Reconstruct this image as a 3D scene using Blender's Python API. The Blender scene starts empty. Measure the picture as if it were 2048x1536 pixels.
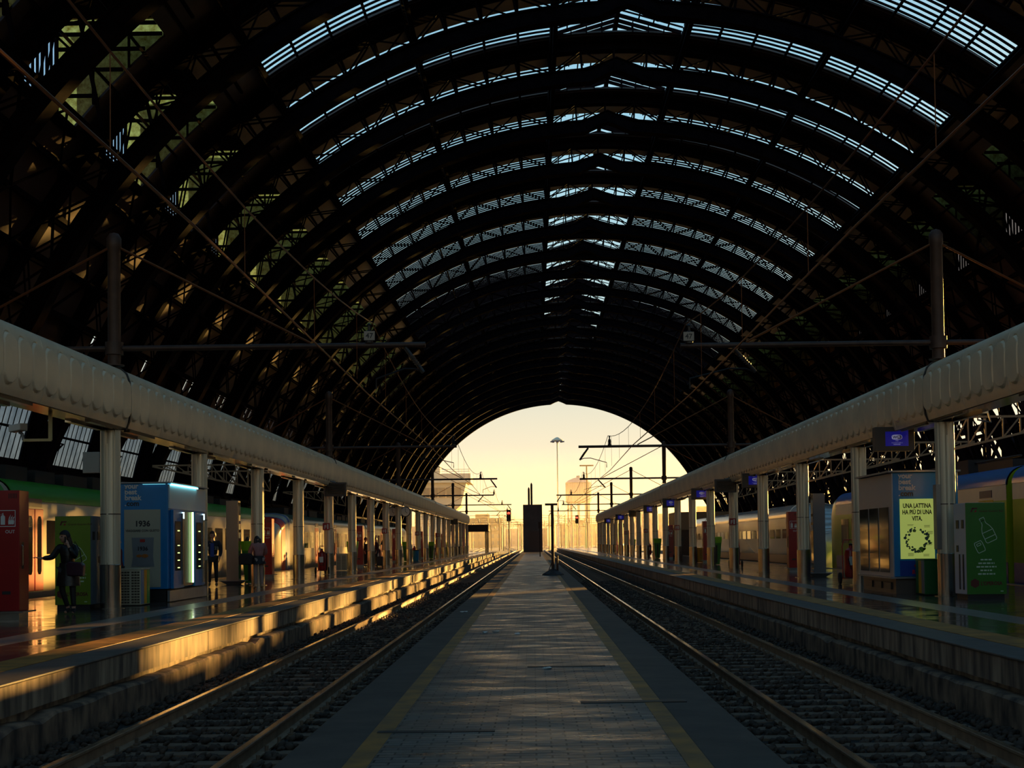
import bpy, bmesh, math, random
import numpy as np
from mathutils import Vector, Matrix
R_ = math.radians
random.seed(7); RNG = np.random.default_rng(7)
SC = bpy.context.scene
COL = SC.collection

# ------------------------------------------------------------ camera, sky, sun, exposure
EYE = 1.9
cam = bpy.data.cameras.new('camera'); camo = bpy.data.objects.new('camera', cam); COL.objects.link(camo)
cam.lens = 47.46; cam.sensor_width = 36.0
ROLL, PITCH = 0.013, R_(1.9)
camo.matrix_world = Matrix.Translation((0, 0, EYE)) @ Matrix.Rotation(math.pi/2 + PITCH, 4, 'X') @ Matrix.Rotation(-ROLL, 4, 'Z')
cam.shift_x = -42/2048; cam.shift_y = (317 - 2700*math.tan(PITCH))/2048
cam.clip_start = 0.1; cam.clip_end = 6000
SC.camera = camo
SC.view_settings.view_transform = 'Standard'; SC.view_settings.look = 'None'
SC.view_settings.gamma = 1.0; SC.view_settings.exposure = 0.5; SC.view_settings.use_curve_mapping = False
SC.cycles.max_bounces = 7; SC.cycles.diffuse_bounces = 3; SC.cycles.glossy_bounces = 4
SC.cycles.transparent_max_bounces = 16; SC.cycles.sample_clamp_indirect = 4.0
SC.cycles.caustics_reflective = False; SC.cycles.caustics_refractive = False

def lin(c):
    return tuple(((v/12.92) if v <= 0.04045 else ((v+0.055)/1.055)**2.4) for v in c)
def hx(r, g, b): return lin((r/255, g/255, b/255))

SUN_AZ, SUN_EL = R_(35), R_(7.0)
sdir = Vector((math.sin(SUN_AZ)*math.cos(SUN_EL), math.cos(SUN_AZ)*math.cos(SUN_EL), math.sin(SUN_EL)))
w = bpy.data.worlds.new('sky'); SC.world = w; w.use_nodes = True
nt = w.node_tree; N = nt.nodes; L = nt.links; N.clear()
out = N.new('ShaderNodeOutputWorld'); bg = N.new('ShaderNodeBackground'); L.new(bg.outputs[0], out.inputs[0])
tc = N.new('ShaderNodeTexCoord'); sep = N.new('ShaderNodeSeparateXYZ'); L.new(tc.outputs['Generated'], sep.inputs[0])
mr = N.new('ShaderNodeMapRange'); mr.inputs['From Min'].default_value = -0.1; mr.inputs['From Max'].default_value = 0.9
L.new(sep.outputs['Z'], mr.inputs['Value'])
cr = N.new('ShaderNodeValToRGB'); L.new(mr.outputs[0], cr.inputs[0])
def z2t(z): return (z+0.1)/1.0
stops = [(-0.1, hx(60, 45, 35)), (-0.005, hx(190, 150, 100)), (0.004, hx(255, 214, 118)), (0.03, hx(255, 224, 178)),
         (0.065, hx(250, 233, 196)), (0.105, hx(226, 222, 200)), (0.17, hx(205, 222, 222)), (0.28, hx(172, 214, 232)),
         (0.6, hx(110, 165, 205))]
el = cr.color_ramp.elements
el[0].position = z2t(stops[0][0]); el[0].color = (*stops[0][1], 1)
el[1].position = z2t(stops[-1][0]); el[1].color = (*stops[-1][1], 1)
for z, c in stops[1:-1]:
    e = el.new(z2t(z)); e.color = (*c, 1)
# glow around the low sun
dv = N.new('ShaderNodeVectorMath'); dv.operation = 'DOT_PRODUCT'; dv.inputs[1].default_value = sdir
nv = N.new('ShaderNodeVectorMath'); nv.operation = 'NORMALIZE'; L.new(tc.outputs['Generated'], nv.inputs[0]); L.new(nv.outputs[0], dv.inputs[0])
pw = N.new('ShaderNodeMath'); pw.operation = 'POWER'; pw.inputs[1].default_value = 40; L.new(dv.outputs['Value'], pw.inputs[0]); pw.use_clamp = True
mx = N.new('ShaderNodeMix'); mx.data_type = 'RGBA'; mx.blend_type = 'ADD'; L.new(pw.outputs[0], mx.inputs['Factor'])
L.new(cr.outputs[0], mx.inputs['A']); mx.inputs['B'].default_value = (1.6, 1.05, 0.45, 1)
L.new(mx.outputs['Result'], bg.inputs['Color']); bg.inputs['Strength'].default_value = 0.76

sl = bpy.data.lights.new('sun', 'SUN'); sl.energy = 18.0; sl.angle = R_(0.8); sl.color = (1.0, 0.55, 0.13)
so = bpy.data.objects.new('sun', sl); COL.objects.link(so); so.rotation_euler = (-sdir).to_track_quat('-Z', 'Y').to_euler()

# ------------------------------------------------------------ materials
MATS = {}
def M(name, col, rough=0.6, metal=0.0, var=0.0, scale=3.0, bump=0.0, stretch=(1, 1, 1), emit=None, estr=0.0, spec=0.5, col2=None, rvar=0.0):
    if name in MATS: return MATS[name]
    m = bpy.data.materials.new(name); m.use_nodes = True; MATS[name] = m
    nt = m.node_tree; b = nt.nodes['Principled BSDF']
    b.inputs['Base Color'].default_value = (*col, 1); b.inputs['Roughness'].default_value = rough
    b.inputs['Metallic'].default_value = metal; b.inputs['Specular IOR Level'].default_value = spec
    if emit: b.inputs['Emission Color'].default_value = (*emit, 1); b.inputs['Emission Strength'].default_value = estr
    if var or bump or col2 or rvar:
        t = nt.nodes.new('ShaderNodeTexCoord'); mp = nt.nodes.new('ShaderNodeMapping'); mp.inputs['Scale'].default_value = stretch
        nt.links.new(t.outputs['Object'], mp.inputs[0])
        no = nt.nodes.new('ShaderNodeTexNoise'); no.inputs['Scale'].default_value = scale; no.inputs['Detail'].default_value = 5
        nt.links.new(mp.outputs[0], no.inputs['Vector'])
        if var or col2:
            c2 = col2 or tuple(v*(1-var) for v in col); c1 = tuple(min(1, v*(1+var*0.6)) for v in col)
            ra = nt.nodes.new('ShaderNodeValToRGB'); ra.color_ramp.elements[0].position = 0.35; ra.color_ramp.elements[1].position = 0.68
            ra.color_ramp.elements[0].color = (*c2, 1); ra.color_ramp.elements[1].color = (*c1, 1)
            nt.links.new(no.outputs['Fac'], ra.inputs[0]); nt.links.new(ra.outputs[0], b.inputs['Base Color'])
        if rvar:
            rr = nt.nodes.new('ShaderNodeMapRange'); rr.inputs['From Min'].default_value = 0.3; rr.inputs['From Max'].default_value = 0.7
            rr.inputs['To Min'].default_value = max(0, rough-rvar); rr.inputs['To Max'].default_value = rough+rvar
            nt.links.new(no.outputs['Fac'], rr.inputs[0]); nt.links.new(rr.outputs[0], b.inputs['Roughness'])
        if bump:
            bu = nt.nodes.new('ShaderNodeBump'); bu.inputs['Strength'].default_value = bump; bu.inputs['Distance'].default_value = 0.02
            nt.links.new(no.outputs['Fac'], bu.inputs['Height']); nt.links.new(bu.outputs[0], b.inputs['Normal'])
    return m

def tinted(name, c1, c2, scale=1.5, gloss=0.06, stretch=(1, 1, 1)):
    m = bpy.data.materials.new(name); m.use_nodes = True; MATS[name] = m
    nt = m.node_tree; nt.nodes.clear()
    o = nt.nodes.new('ShaderNodeOutputMaterial'); tr = nt.nodes.new('ShaderNodeBsdfTransparent'); gl = nt.nodes.new('ShaderNodeBsdfGlossy')
    gl.inputs['Roughness'].default_value = 0.2
    mi = nt.nodes.new('ShaderNodeMixShader'); mi.inputs[0].default_value = gloss
    nt.links.new(tr.outputs[0], mi.inputs[1]); nt.links.new(gl.outputs[0], mi.inputs[2]); nt.links.new(mi.outputs[0], o.inputs[0])
    t = nt.nodes.new('ShaderNodeTexCoord'); mp = nt.nodes.new('ShaderNodeMapping'); mp.inputs['Scale'].default_value = stretch
    no = nt.nodes.new('ShaderNodeTexNoise'); no.inputs['Scale'].default_value = scale; no.inputs['Detail'].default_value = 6; no.inputs['Roughness'].default_value = 0.7
    nt.links.new(t.outputs['Object'], mp.inputs[0]); nt.links.new(mp.outputs[0], no.inputs['Vector'])
    ra = nt.nodes.new('ShaderNodeValToRGB'); ra.color_ramp.elements[0].position = 0.35; ra.color_ramp.elements[1].position = 0.65
    ra.color_ramp.elements[0].color = (*c1, 1); ra.color_ramp.elements[1].color = (*c2, 1)
    nt.links.new(no.outputs['Fac'], ra.inputs[0]); nt.links.new(ra.outputs[0], tr.inputs[0])
    return m

def tiles(name, c1, c2, mortar, bw, bh, msize, rough, rvar=0.1, bump=0.3, spec=0.5, swap=False, wear_light_scale=(1, 1, 1)):
    """brick/tile surface in object XY metres"""
    m = bpy.data.materials.new(name); m.use_nodes = True; MATS[name] = m
    nt = m.node_tree; b = nt.nodes['Principled BSDF']; b.inputs['Specular IOR Level'].default_value = spec
    t = nt.nodes.new('ShaderNodeTexCoord'); br = nt.nodes.new('ShaderNodeTexBrick')
    src = t.outputs['Object']
    if swap:
        mp = nt.nodes.new('ShaderNodeMapping'); mp.inputs['Rotation'].default_value = (0, 0, math.pi/2); nt.links.new(src, mp.inputs[0]); src = mp.outputs[0]
    nt.links.new(src, br.inputs['Vector']); br.inputs['Scale'].default_value = 1.0
    br.inputs['Brick Width'].default_value = bw; br.inputs['Row Height'].default_value = bh; br.inputs['Mortar Size'].default_value = msize
    br.inputs['Color1'].default_value = (*c1, 1); br.inputs['Color2'].default_value = (*c2, 1); br.inputs['Mortar'].default_value = (*mortar, 1)
    no = nt.nodes.new('ShaderNodeTexNoise'); no.inputs['Scale'].default_value = 0.9; no.inputs['Detail'].default_value = 8; mw = nt.nodes.new('ShaderNodeMapping'); mw.inputs['Scale'].default_value = wear_light_scale; nt.links.new(t.outputs['Object'], mw.inputs[0]); nt.links.new(mw.outputs[0], no.inputs['Vector'])
    mul = nt.nodes.new('ShaderNodeMix'); mul.data_type = 'RGBA'; mul.blend_type = 'MULTIPLY'; mul.inputs['Factor'].default_value = 0.9
    ra = nt.nodes.new('ShaderNodeValToRGB'); ra.color_ramp.elements[0].position = 0.3; ra.color_ramp.elements[1].position = 0.7
    ra.color_ramp.elements[0].color = (0.45, 0.42, 0.4, 1); ra.color_ramp.elements[1].color = (1.2, 1.2, 1.15, 1)
    nt.links.new(no.outputs['Fac'], ra.inputs[0]); nt.links.new(br.outputs['Color'], mul.inputs['A']); nt.links.new(ra.outputs[0], mul.inputs['B'])
    nt.links.new(mul.outputs['Result'], b.inputs['Base Color'])
    n2 = nt.nodes.new('ShaderNodeTexNoise'); n2.inputs['Scale'].default_value = 2.2; n2.inputs['Detail'].default_value = 6; nt.links.new(mw.outputs[0], n2.inputs['Vector'])
    rr = nt.nodes.new('ShaderNodeMapRange'); rr.inputs['From Min'].default_value = 0.35; rr.inputs['From Max'].default_value = 0.65
    rr.inputs['To Min'].default_value = max(0.02, rough-rvar); rr.inputs['To Max'].default_value = rough+rvar
    nt.links.new(n2.outputs['Fac'], rr.inputs[0]); nt.links.new(rr.outputs[0], b.inputs['Roughness'])
    n3 = nt.nodes.new('ShaderNodeTexNoise'); n3.inputs['Scale'].default_value = 7; n3.inputs['Detail'].default_value = 6
    nt.links.new(t.outputs['Object'], n3.inputs['Vector'])
    hm = nt.nodes.new('ShaderNodeMath'); hm.operation = 'MULTIPLY_ADD'; hm.inputs[1].default_value = -1.0
    nt.links.new(br.outputs['Fac'], hm.inputs[0]); nt.links.new(n3.outputs['Fac'], hm.inputs[2])
    bu = nt.nodes.new('ShaderNodeBump'); bu.inputs['Strength'].default_value = bump; bu.inputs['Distance'].default_value = 0.008
    nt.links.new(hm.outputs[0], bu.inputs['Height']); nt.links.new(bu.outputs[0], b.inputs['Normal'])
    return m

STEEL = M('dark_riveted_steel', hx(24, 17, 20), 0.9, 0.0, 0.4, 2.0, 0.3, spec=0.03)
PURL = M('purlin_steel', hx(24, 17, 20), 0.9, 0.0, 0.3, 2.0, spec=0.03)
DECK = M('plank_ceiling', hx(52, 38, 42), 0.33, 0.0, 0.35, 1.2, 0.0, stretch=(0.3, 3, 0.3), spec=0.5)
PANEL = M('painted_flank_panel', hx(84, 58, 54), 0.7, 0.0, 0.4, 0.5)
DARKWALL = M('sooty_wall', hx(40, 33, 34), 0.8, 0.0, 0.4, 0.7)
GLASS_SKY = tinted('skylight_glass', (0.8, 0.93, 0.96), (0.97, 1.0, 1.0), 1.0, 0.04)
GLASS_YEL = tinted('grimy_yellow_glass', (0.36, 0.2, 0.02), (1.0, 0.78, 0.2), 2.4, 0.05)
_m = GLASS_YEL; _nt = _m.node_tree; _tl = _nt.nodes.new('ShaderNodeBsdfTranslucent'); _mx = _nt.nodes.new('ShaderNodeMixShader'); _mx.inputs[0].default_value = 0.5
_ra = [n_ for n_ in _nt.nodes if n_.type == 'VALTORGB'][0]; _o = [n_ for n_ in _nt.nodes if n_.type == 'OUTPUT_MATERIAL'][0]; _old = _o.inputs[0].links[0].from_socket
_nt.links.new(_ra.outputs[0], _tl.inputs[0]); _nt.links.new(_tl.outputs[0], _mx.inputs[1]); _nt.links.new(_old, _mx.inputs[2]); _nt.links.new(_mx.outputs[0], _o.inputs[0])
GLASS_SLAT = tinted('pale_slatted_glass', (0.55, 0.6, 0.72), (0.72, 0.78, 0.88), 0.6, 0.04)
GLASS_BLUE = tinted('frosted_blue_glass', (0.09, 0.13, 0.2), (0.17, 0.23, 0.33), 0.6, 0.04)
BRUSH = M('brushed_aluminium', hx(222, 206, 178), 0.38, 0.4, 0.12, 3, 0.0, stretch=(1, 1, 0.1), rvar=0.06)
CLAD = M('beige_metal_cladding', hx(236, 214, 180), 0.42, 0.25, 0.12, 1.2)
SOFFIT = M('polished_soffit', hx(190, 180, 160), 0.16, 0.9, 0.1, 2)
STAINLESS = M('stainless_guard', hx(180, 175, 165), 0.2, 0.95, 0.1, 3)
BLACK = M('black_plastic', hx(22, 20, 22), 0.45)
RUBBER = M('rubber', hx(18, 18, 18), 0.8)
MASTM = M('mast_steel', hx(66, 48, 40), 0.5, 0.3, 0.35, 3, 0.2)
WIRE = M('wire_copper', hx(120, 72, 40), 0.45, 0.7)
KERB = M('weathered_concrete', hx(176, 150, 124), 0.75, 0.0, 0.0, 2.2, 0.5, stretch=(2.5, 2.5, 0.35), col2=hx(84, 70, 62))  # streaked concrete, lightened so the face reads as sunlit
KERB2 = M('crumbling_concrete', hx(150, 120, 96), 0.85, 0.0, 0.0, 3.2, 1.0, stretch=(1.4, 1.4, 0.7), col2=hx(60, 48, 42))
COPE = M('stone_coping', hx(88, 78, 72), 0.55, 0.0, 0.25, 4, 0.2)  # darkened so the coping top reads as out of the sun
YELLOW = M('worn_yellow_tactile', hx(176, 118, 44), 0.55, 0.0, 0.45, 3.0, 0.4)
FLOORT = tiles('dark_gloss_tiles', hx(82, 66, 64), hx(70, 58, 58), hx(40, 34, 34), 0.6, 0.6, 0.006, 0.13, 0.07, 0.12)
STRIP = M('light_stone_strip', hx(128, 116, 112), 0.3, 0, 0.2, 4, 0.1)
PAVER = tiles('worn_light_streaked_pavers', hx(124, 112, 102), hx(104, 94, 88), hx(34, 30, 28), 0.24, 0.12, 0.008, 0.4, 0.13, 1.0, 0.55, wear_light_scale=(0.6, 1.2, 1))  # noise stretched crosswise paints streaks of light along with the wear
PAVEDGE = M('edge_concrete', hx(80, 66, 56), 0.7, 0, 0.3, 2.0, 0.5)
YELPAV = M('faded_yellow_paint', hx(170, 116, 40), 0.55, 0, 0.0, 2.5, 0.6, col2=hx(110, 80, 44))
RAILM = M('rusty_rail', hx(156, 124, 98), 0.55, 0.25, 0.3, 5, 0.2)
RAILTOP = M('polished_rail_head', hx(200, 184, 160), 0.16, 0.9)
SLEEP = M('old_timber', hx(118, 92, 72), 0.8, 0, 0.4, 4, 0.6, stretch=(0.4, 4, 1))
BALL = M('ballast_bed', hx(38, 33, 30), 0.95, 0, 0.5, 14, 1.0)
STONE = M('ballast_stone', hx(72, 54, 42), 0.85, 0, 0.5, 2.0, 0.3)
GROUND = M('yard_ground', hx(96, 78, 58), 0.95, 0, 0.4, 0.2, 0.5)
RED = M('hydrant_red', hx(158, 5, 14), 0.28, 0.0, 0.1, 2)
WHITE = M('white_paint', hx(225, 222, 215), 0.5)
GREY = M('grey_metal', hx(134, 136, 140), 0.4, 0.5, 0.1, 3)
GREENK = M('recycling_green', hx(110, 134, 12), 0.35, 0, 0.1, 2)
GREEND = M('dark_recycling_green', hx(46, 112, 24), 0.35, 0, 0.1, 2)
BLUEK = M('kiosk_blue', hx(0, 122, 186), 0.35, 0, 0.08, 2)
LIME = M('lime_bin', hx(120, 186, 20), 0.4, 0, 0.1, 2)
DGREEN = M('bin_green', hx(52, 118, 22), 0.4, 0, 0.1, 2)
YELB = M('yellow_bin', hx(222, 160, 16), 0.45, 0, 0.1, 2)
BLUEB = M('blue_bin', hx(36, 128, 170), 0.45, 0, 0.1, 2)
CREAMB = M('cream_bin', hx(200, 188, 160), 0.5, 0, 0.1, 3)
SKIN = M('skin', hx(206, 150, 120), 0.55)
LIPS = M('lips', hx(150, 70, 60), 0.5)
EYEM = M('eye_dark', hx(30, 22, 20), 0.3)

# ------------------------------------------------------------ mesh builder
class MB:
    def __init__(s): s.v = []; s.f = []; s.m = []; s.sm = False
    def add(s, vs, fs, mi=0):
        o = len(s.v); s.v += [tuple(p) for p in vs]; s.f += [tuple(i+o for i in f) for f in fs]; s.m += [mi]*len(fs); return s
    def box(s, x0, x1, y0, y1, z0, z1, mi=0):
        vs = [(x, y, z) for z in (z0, z1) for y in (y0, y1) for x in (x0, x1)]
        return s.add(vs, [(0, 2, 3, 1), (4, 5, 7, 6), (0, 1, 5, 4), (2, 6, 7, 3), (0, 4, 6, 2), (1, 3, 7, 5)], mi)
    def bar(s, p, q, w, h=None, mi=0, up=None):
        h = h or w; p = Vector(p); q = Vector(q); d = (q-p)
        if d.length < 1e-6: return s
        d.normalize(); u = Vector(up) if up else (Vector((0, 0, 1)) if abs(d.z) < 0.95 else Vector((0, 1, 0)))
        a = d.cross(u).normalized(); b = a.cross(d).normalized(); vs = []
        for c in (p, q):
            for i, j in ((-1, -1), (1, -1), (1, 1), (-1, 1)): vs.append(c + a*(i*w/2) + b*(j*h/2))
        return s.add(vs, [(3, 2, 1, 0), (4, 5, 6, 7), (0, 1, 5, 4), (1, 2, 6, 5), (2, 3, 7, 6), (3, 0, 4, 7)], mi)
    def tube(s, pts, r, n=8, mi=0, cap=True):
        pts = [Vector(p) for p in pts]; rr = r if isinstance(r, (list, tuple)) else [r]*len(pts)
        o = len(s.v); k = len(pts); pa = None
        for i, p in enumerate(pts):
            d = (pts[min(i+1, k-1)] - pts[max(i-1, 0)]).normalized()
            if pa is None:
                u = Vector((0, 0, 1)) if abs(d.z) < 0.9 else Vector((1, 0, 0)); pa = d.cross(u).normalized()
            else: pa = (pa - d*pa.dot(d)).normalized()
            b = d.cross(pa)
            for j in range(n):
                t = 2*math.pi*j/n; s.v.append(tuple(p + (pa*math.cos(t)+b*math.sin(t))*rr[i]))
        for i in range(k-1):
            for j in range(n):
                a0 = o+i*n+j; a1 = o+i*n+(j+1) % n; s.f.append((a0, a1, a1+n, a0+n)); s.m.append(mi)
        if cap:
            s.f.append(tuple(o+j for j in reversed(range(n)))); s.f.append(tuple(o+(k-1)*n+j for j in range(n))); s.m += [mi, mi]
        return s
    def lathe(s, prof, c=(0, 0, 0), n=16, mi=0, sx=1, sy=1):
        o = len(s.v); k = len(prof)
        for r, z in prof:
            for j in range(n):
                t = 2*math.pi*j/n; s.v.append((c[0]+r*math.cos(t)*sx, c[1]+r*math.sin(t)*sy, c[2]+z))
        for i in range(k-1):
            for j in range(n):
                a0 = o+i*n+j; a1 = o+i*n+(j+1) % n; s.f.append((a0, a1, a1+n, a0+n)); s.m.append(mi)
        s.f.append(tuple(o+j for j in reversed(range(n)))); s.f.append(tuple(o+(k-1)*n+j for j in range(n))); s.m += [mi, mi]
        return s
    def extr(s, prof, y0, y1, mi=0, ax='y'):
        """closed 2D outline (x,z) extruded along y (or outline (x,y) along z)"""
        n = len(prof); o = len(s.v)
        for y in (y0, y1):
            for a, b in prof: s.v.append((a, y, b) if ax == 'y' else ((a, b, y) if ax == 'z' else (y, a, b)))
        for j in range(n):
            k = (j+1) % n; s.f.append((o+j, o+k, o+n+k, o+n+j)); s.m.append(mi)
        s.f.append(tuple(o+j for j in reversed(range(n)))); s.f.append(tuple(o+n+j for j in range(n))); s.m += [mi, mi]
        return s
    def text(s, txt, size, org, right=(1, 0, 0), up=(0, 0, 1), mi=0, align='LEFT', bold=0.0, cond=1.0):
        cu = bpy.data.curves.new('t', 'FONT'); cu.body = txt; cu.size = size; cu.align_x = align; cu.offset = bold*size; cu.resolution_u = 3
        ob = bpy.data.objects.new('t', cu); me = bpy.data.meshes.new_from_object(ob)
        r = Vector(right).normalized(); u = Vector(up).normalized(); o = Vector(org)
        vs = [o + r*v.co.x*cond + u*v.co.y for v in me.vertices]; fs = [tuple(p.vertices) for p in me.polygons]
        bpy.data.objects.remove(ob); bpy.data.meshes.remove(me); bpy.data.curves.remove(cu)
        return s.add(vs, fs, mi)
    def build(s, name, mats, parent=None, loc=None, smooth=False, bevel=0):
        me = bpy.data.meshes.new(name); me.from_pydata([tuple(v) for v in s.v], [], s.f)
        mats = mats if isinstance(mats, (list, tuple)) else [mats]
        for m in mats: me.materials.append(m)
        if len(mats) > 1: me.polygons.foreach_set('material_index', s.m)
        me.update()
        if smooth:
            me.polygons.foreach_set('use_smooth', [True]*len(me.polygons)); me.set_sharp_from_angle(angle=R_(40))
        o = bpy.data.objects.new(name, me); COL.objects.link(o)
        if parent: o.parent = parent
        if loc: o.location = loc
        if bevel:
            b = o.modifiers.new('bevel', 'BEVEL'); b.width = bevel; b.segments = 2; b.limit_method = 'ANGLE'
        return o

def tag(o, label=None, cat=None, group=None, kind=None):
    if label: o['label'] = label
    if cat: o['category'] = cat
    if group: o['group'] = group
    if kind: o['kind'] = kind
    return o
def thing(name, label, cat, loc=(0, 0, 0), rz=0, group=None):
    o = bpy.data.objects.new(name, None); COL.objects.link(o); o.location = loc; o.rotation_euler = (0, 0, rz); o.empty_display_size = 0.2
    return tag(o, label, cat, group)
def children(o): return [c for c in ALLCH.get(o.name, [])] if False else [c for c in o.children]
def dup(o, loc=None, rz=None, label=None, parent=None):
    c = o.copy(); COL.objects.link(c)
    if parent: c.parent = parent
    if loc is not None: c.location = loc
    if rz is not None: c.rotation_euler = (0, 0, rz)
    if label: c['label'] = label
    for ch in list(o.children): dup(ch, parent=c)
    return c
ORD = ['first', 'second', 'third', 'fourth', 'fifth', 'sixth', 'seventh', 'eighth', 'ninth', 'tenth', 'eleventh', 'twelfth', 'thirteenth',
       'fourteenth', 'fifteenth', 'sixteenth', 'seventeenth', 'eighteenth', 'nineteenth', 'twentieth', 'twenty-first', 'twenty-second',
       'twenty-third', 'twenty-fourth', 'twenty-fifth', 'twenty-sixth', 'twenty-seventh']

# ------------------------------------------------------------ arched roof
CX, CZ = 6.5, -1.35
def A(phi, R, y=0):
    t = R_(phi); return (CX + R*math.sin(t), y, CZ + R*math.cos(t))
BAY = 12.12; Y0 = 85.6; KS = list(range(-4, 21))
def YK(k): return Y0 + BAY*k
STEP = 14.2; PH0 = 6.85
MAJ = [s*(PH0 + STEP*i) for i in range(6) for s in (-1, 1)]
MIN_ = []
for i in range(5):
    for j in range(1, 4):
        for s in (-1, 1): MIN_.append(s*(PH0 + STEP*i + STEP*j/4))

def ring(mb, r0, r1, ya, yb, p0, p1, n, notch=False, mi=0):
    o = len(mb.v)
    for i in range(n+1):
        p = p0 + (p1-p0)*i/n
        q0 = r0
        if notch and abs(p) < 3.0: q0 = r0 + 0.85*(1-abs(p)/3.0)
        q1 = r1 + (q0-r0)*0.8
        if r1 < 38 and abs(p) > 64:
            t_ = min(1, (abs(p)-64)/14); t_ = 1.35*t_*t_*(3-2*t_); q0 += t_; q1 += t_
        for y, r in ((ya, q0), (yb, q0), (yb, q1), (ya, q1)): mb.v.append(A(p, r, y))
    for i in range(n):
        b = o+4*i
        for j in range(4):
            k = (j+1) % 4; mb.f.append((b+j, b+k, b+4+k, b+4+j)); mb.m.append(mi)
    mb.f.append((o, o+3, o+2, o+1)); mb.f.append((o+4*n, o+4*n+1, o+4*n+2, o+4*n+3)); mb.m += [mi, mi]

def make_truss():
    root = thing('roof_arch', 'x', 'roof arch', (0, YK(-4), 0), 0, 'dark steel roof arches spanning the tracks')
    b = MB(); ring(b, 36.8, 36.9, -0.5, 0.5, -88, 88, 176, True); ring(b, 36.86, 37.74, -0.36, 0.36, -88, 88, 176, True); ring(b, 37.72, 37.82, -0.5, 0.5, -88, 88, 176, True)
    b.build('bottom_chord', STEEL, root)
    b = MB(); ring(b, 39.15, 39.25, -0.45, 0.45, -88, 88, 120); ring(b, 39.2, 39.7, -0.3, 0.3, -88, 88, 120); ring(b, 39.68, 39.76, -0.45, 0.45, -88, 88, 120)
    b.build('top_chord', STEEL, root)
    b = MB(); st = STEP/4; k = 0; ph = -PH0 - STEP*5 - st*2
    nodes = [PH0 - st*24 + st*i for i in range(0, 47)]
    nodes = [p for p in nodes if -88 <= p <= 88]
    for i, p in enumerate(nodes):
        for y in (-0.34, 0.34):
            b.bar(A(p, 37.7, y), A(p, 39.2, y), 0.11, 0.09)
            if i+1 < len(nodes):
                q = nodes[i+1]
                fl = (i % 2 == 0)
                if y > 0 and i % 3 == 0: fl = not fl
                a, c = (A(p, 37.75, y), A(q, 39.18, y)) if fl else (A(p, 39.18, y), A(q, 37.75, y))
                b.bar(a, c, 0.09, 0.09)
        b.bar(A(p, 37.75, -0.34), A(p, 39.1, 0.34), 0.07, 0.07)
    b.build('lattice_web', STEEL, root)
    return root
tr0 = make_truss()
for i, k in enumerate(KS):
    lab = 'dark riveted steel roof arch spanning the tracks, %s one counted from the camera' % ORD[i]
    if k == KS[-1]: lab = 'last dark steel roof arch framing the open end and the sky'
    if i == 0: tr0['label'] = lab
    else: dup(tr0, (0, YK(k), 0), label=lab)

# deck (solid ceiling), per bay and for the covered part behind the camera
def deckstrip(mb, p0, p1, y0, y1, r=39.85, th=0.12, n=None, mi=0):
    n = n or max(1, int(abs(p1-p0)/2.4)+1); ring(mb, r, r+th, y0, y1, p0, p1, n, mi=mi)
YEND = YK(20) + 0.6; YN = -22.0
mb = MB()
for k in range(-9, 20):
    y = YK(k)
    for a, b_, r in ((0, 1.1, 39.78), (1.1, 2.3, 39.86), (2.3, 3.4, 39.80), (3.4, 4.4, 39.88)):
        deckstrip(mb, -35.3, 35.3, y+a, y+b_, r, n=40)
    for a, b_, r in ((10.4, 10.7, 39.9), (10.7, 11.2, 39.82), (11.2, 11.7, 39.9), (11.7, 12.12, 39.8)):
        deckstrip(mb, -35.3, 35.3, y+a, y+b_, r, n=40)
    for s in (-1, 1):
        p0, p1 = (35.3, 40.2)
        deckstrip(mb, s*p0, s*p1, y, y+BAY)
        deckstrip(mb, s*40.2, s*50, y, y+0.7); deckstrip(mb, s*40.2, s*50, y+9.6, y+BAY)
deckstrip(mb, -90, 66, YN, YK(-9), n=80)
tag(mb.build('ceiling', DECK), kind='structure')

mb = MB()   # painted flank panels lower on the vault
for k in range(-9, 20):
    y = YK(k)
    deckstrip(mb, -50, -63.4, y, y+BAY); deckstrip(mb, 50, 66, y, y+BAY)
    deckstrip(mb, -66.0, -71.4, y, y+BAY)
    # strip with the pairs of little slots
    for a, c in ((0, 4.6), (5.15, 6.6), (7.15, BAY)): deckstrip(mb, -63.4, -66.0, y+a, y+c)
    for a, c in ((4.6, 5.15), (6.6, 7.15)): deckstrip(mb, -63.4, -64.0, y+a, y+c); deckstrip(mb, -65.5, -66.0, y+a, y+c)
ring(mb, 37.7, 39.95, YK(20)+0.5, YEND+0.05, -88, 88, 120)
mb.build('flank_panels', PANEL, bpy.data.objects['ceiling'])

mb = MB()
for k in range(-9, 20): deckstrip(mb, -77.6, -90.5, YK(k), YK(k)+BAY)
for k in range(-9, 20): deckstrip(mb, -71.3, -77.7, YK(k)-0.55, YK(k)+0.55)
tag(mb.build('wall_left', DARKWALL), kind='structure')
mb = MB()
for k in range(-9, 20): deckstrip(mb, 80.5, 90.5, YK(k), YK(k)+BAY)
deckstrip(mb, 66, 71.5, 100, 116)  # solid infill added to keep direct sun off the kiosk
wr = tag(mb.build('wall_right', DARKWALL), kind='structure')
mb = MB(); rr = random.Random(3)
for k in range(-9, 20):
    y = YK(k)
    for j in range(5):
        ya = y + j*BAY/5; yb = ya + BAY/5
        for pa, pb in ((66, 70.8), (70.8, 75.6), (75.6, 80.6)):
            if rr.random() < 0.9: mb.bar(A(pa, 39.9, ya), A(pb, 39.9, yb), 0.1, 0.1)
            if rr.random() < 0.9: mb.bar(A(pa, 39.9, yb), A(pb, 39.9, ya), 0.1, 0.1)
    for p in (66, 70.8, 75.6, 80.6): mb.bar(A(p, 39.9, y), A(p, 39.9, y+BAY), 0.45, 0.3)
mb.build('side_lattice', STEEL, wr)
mb = MB()
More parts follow.
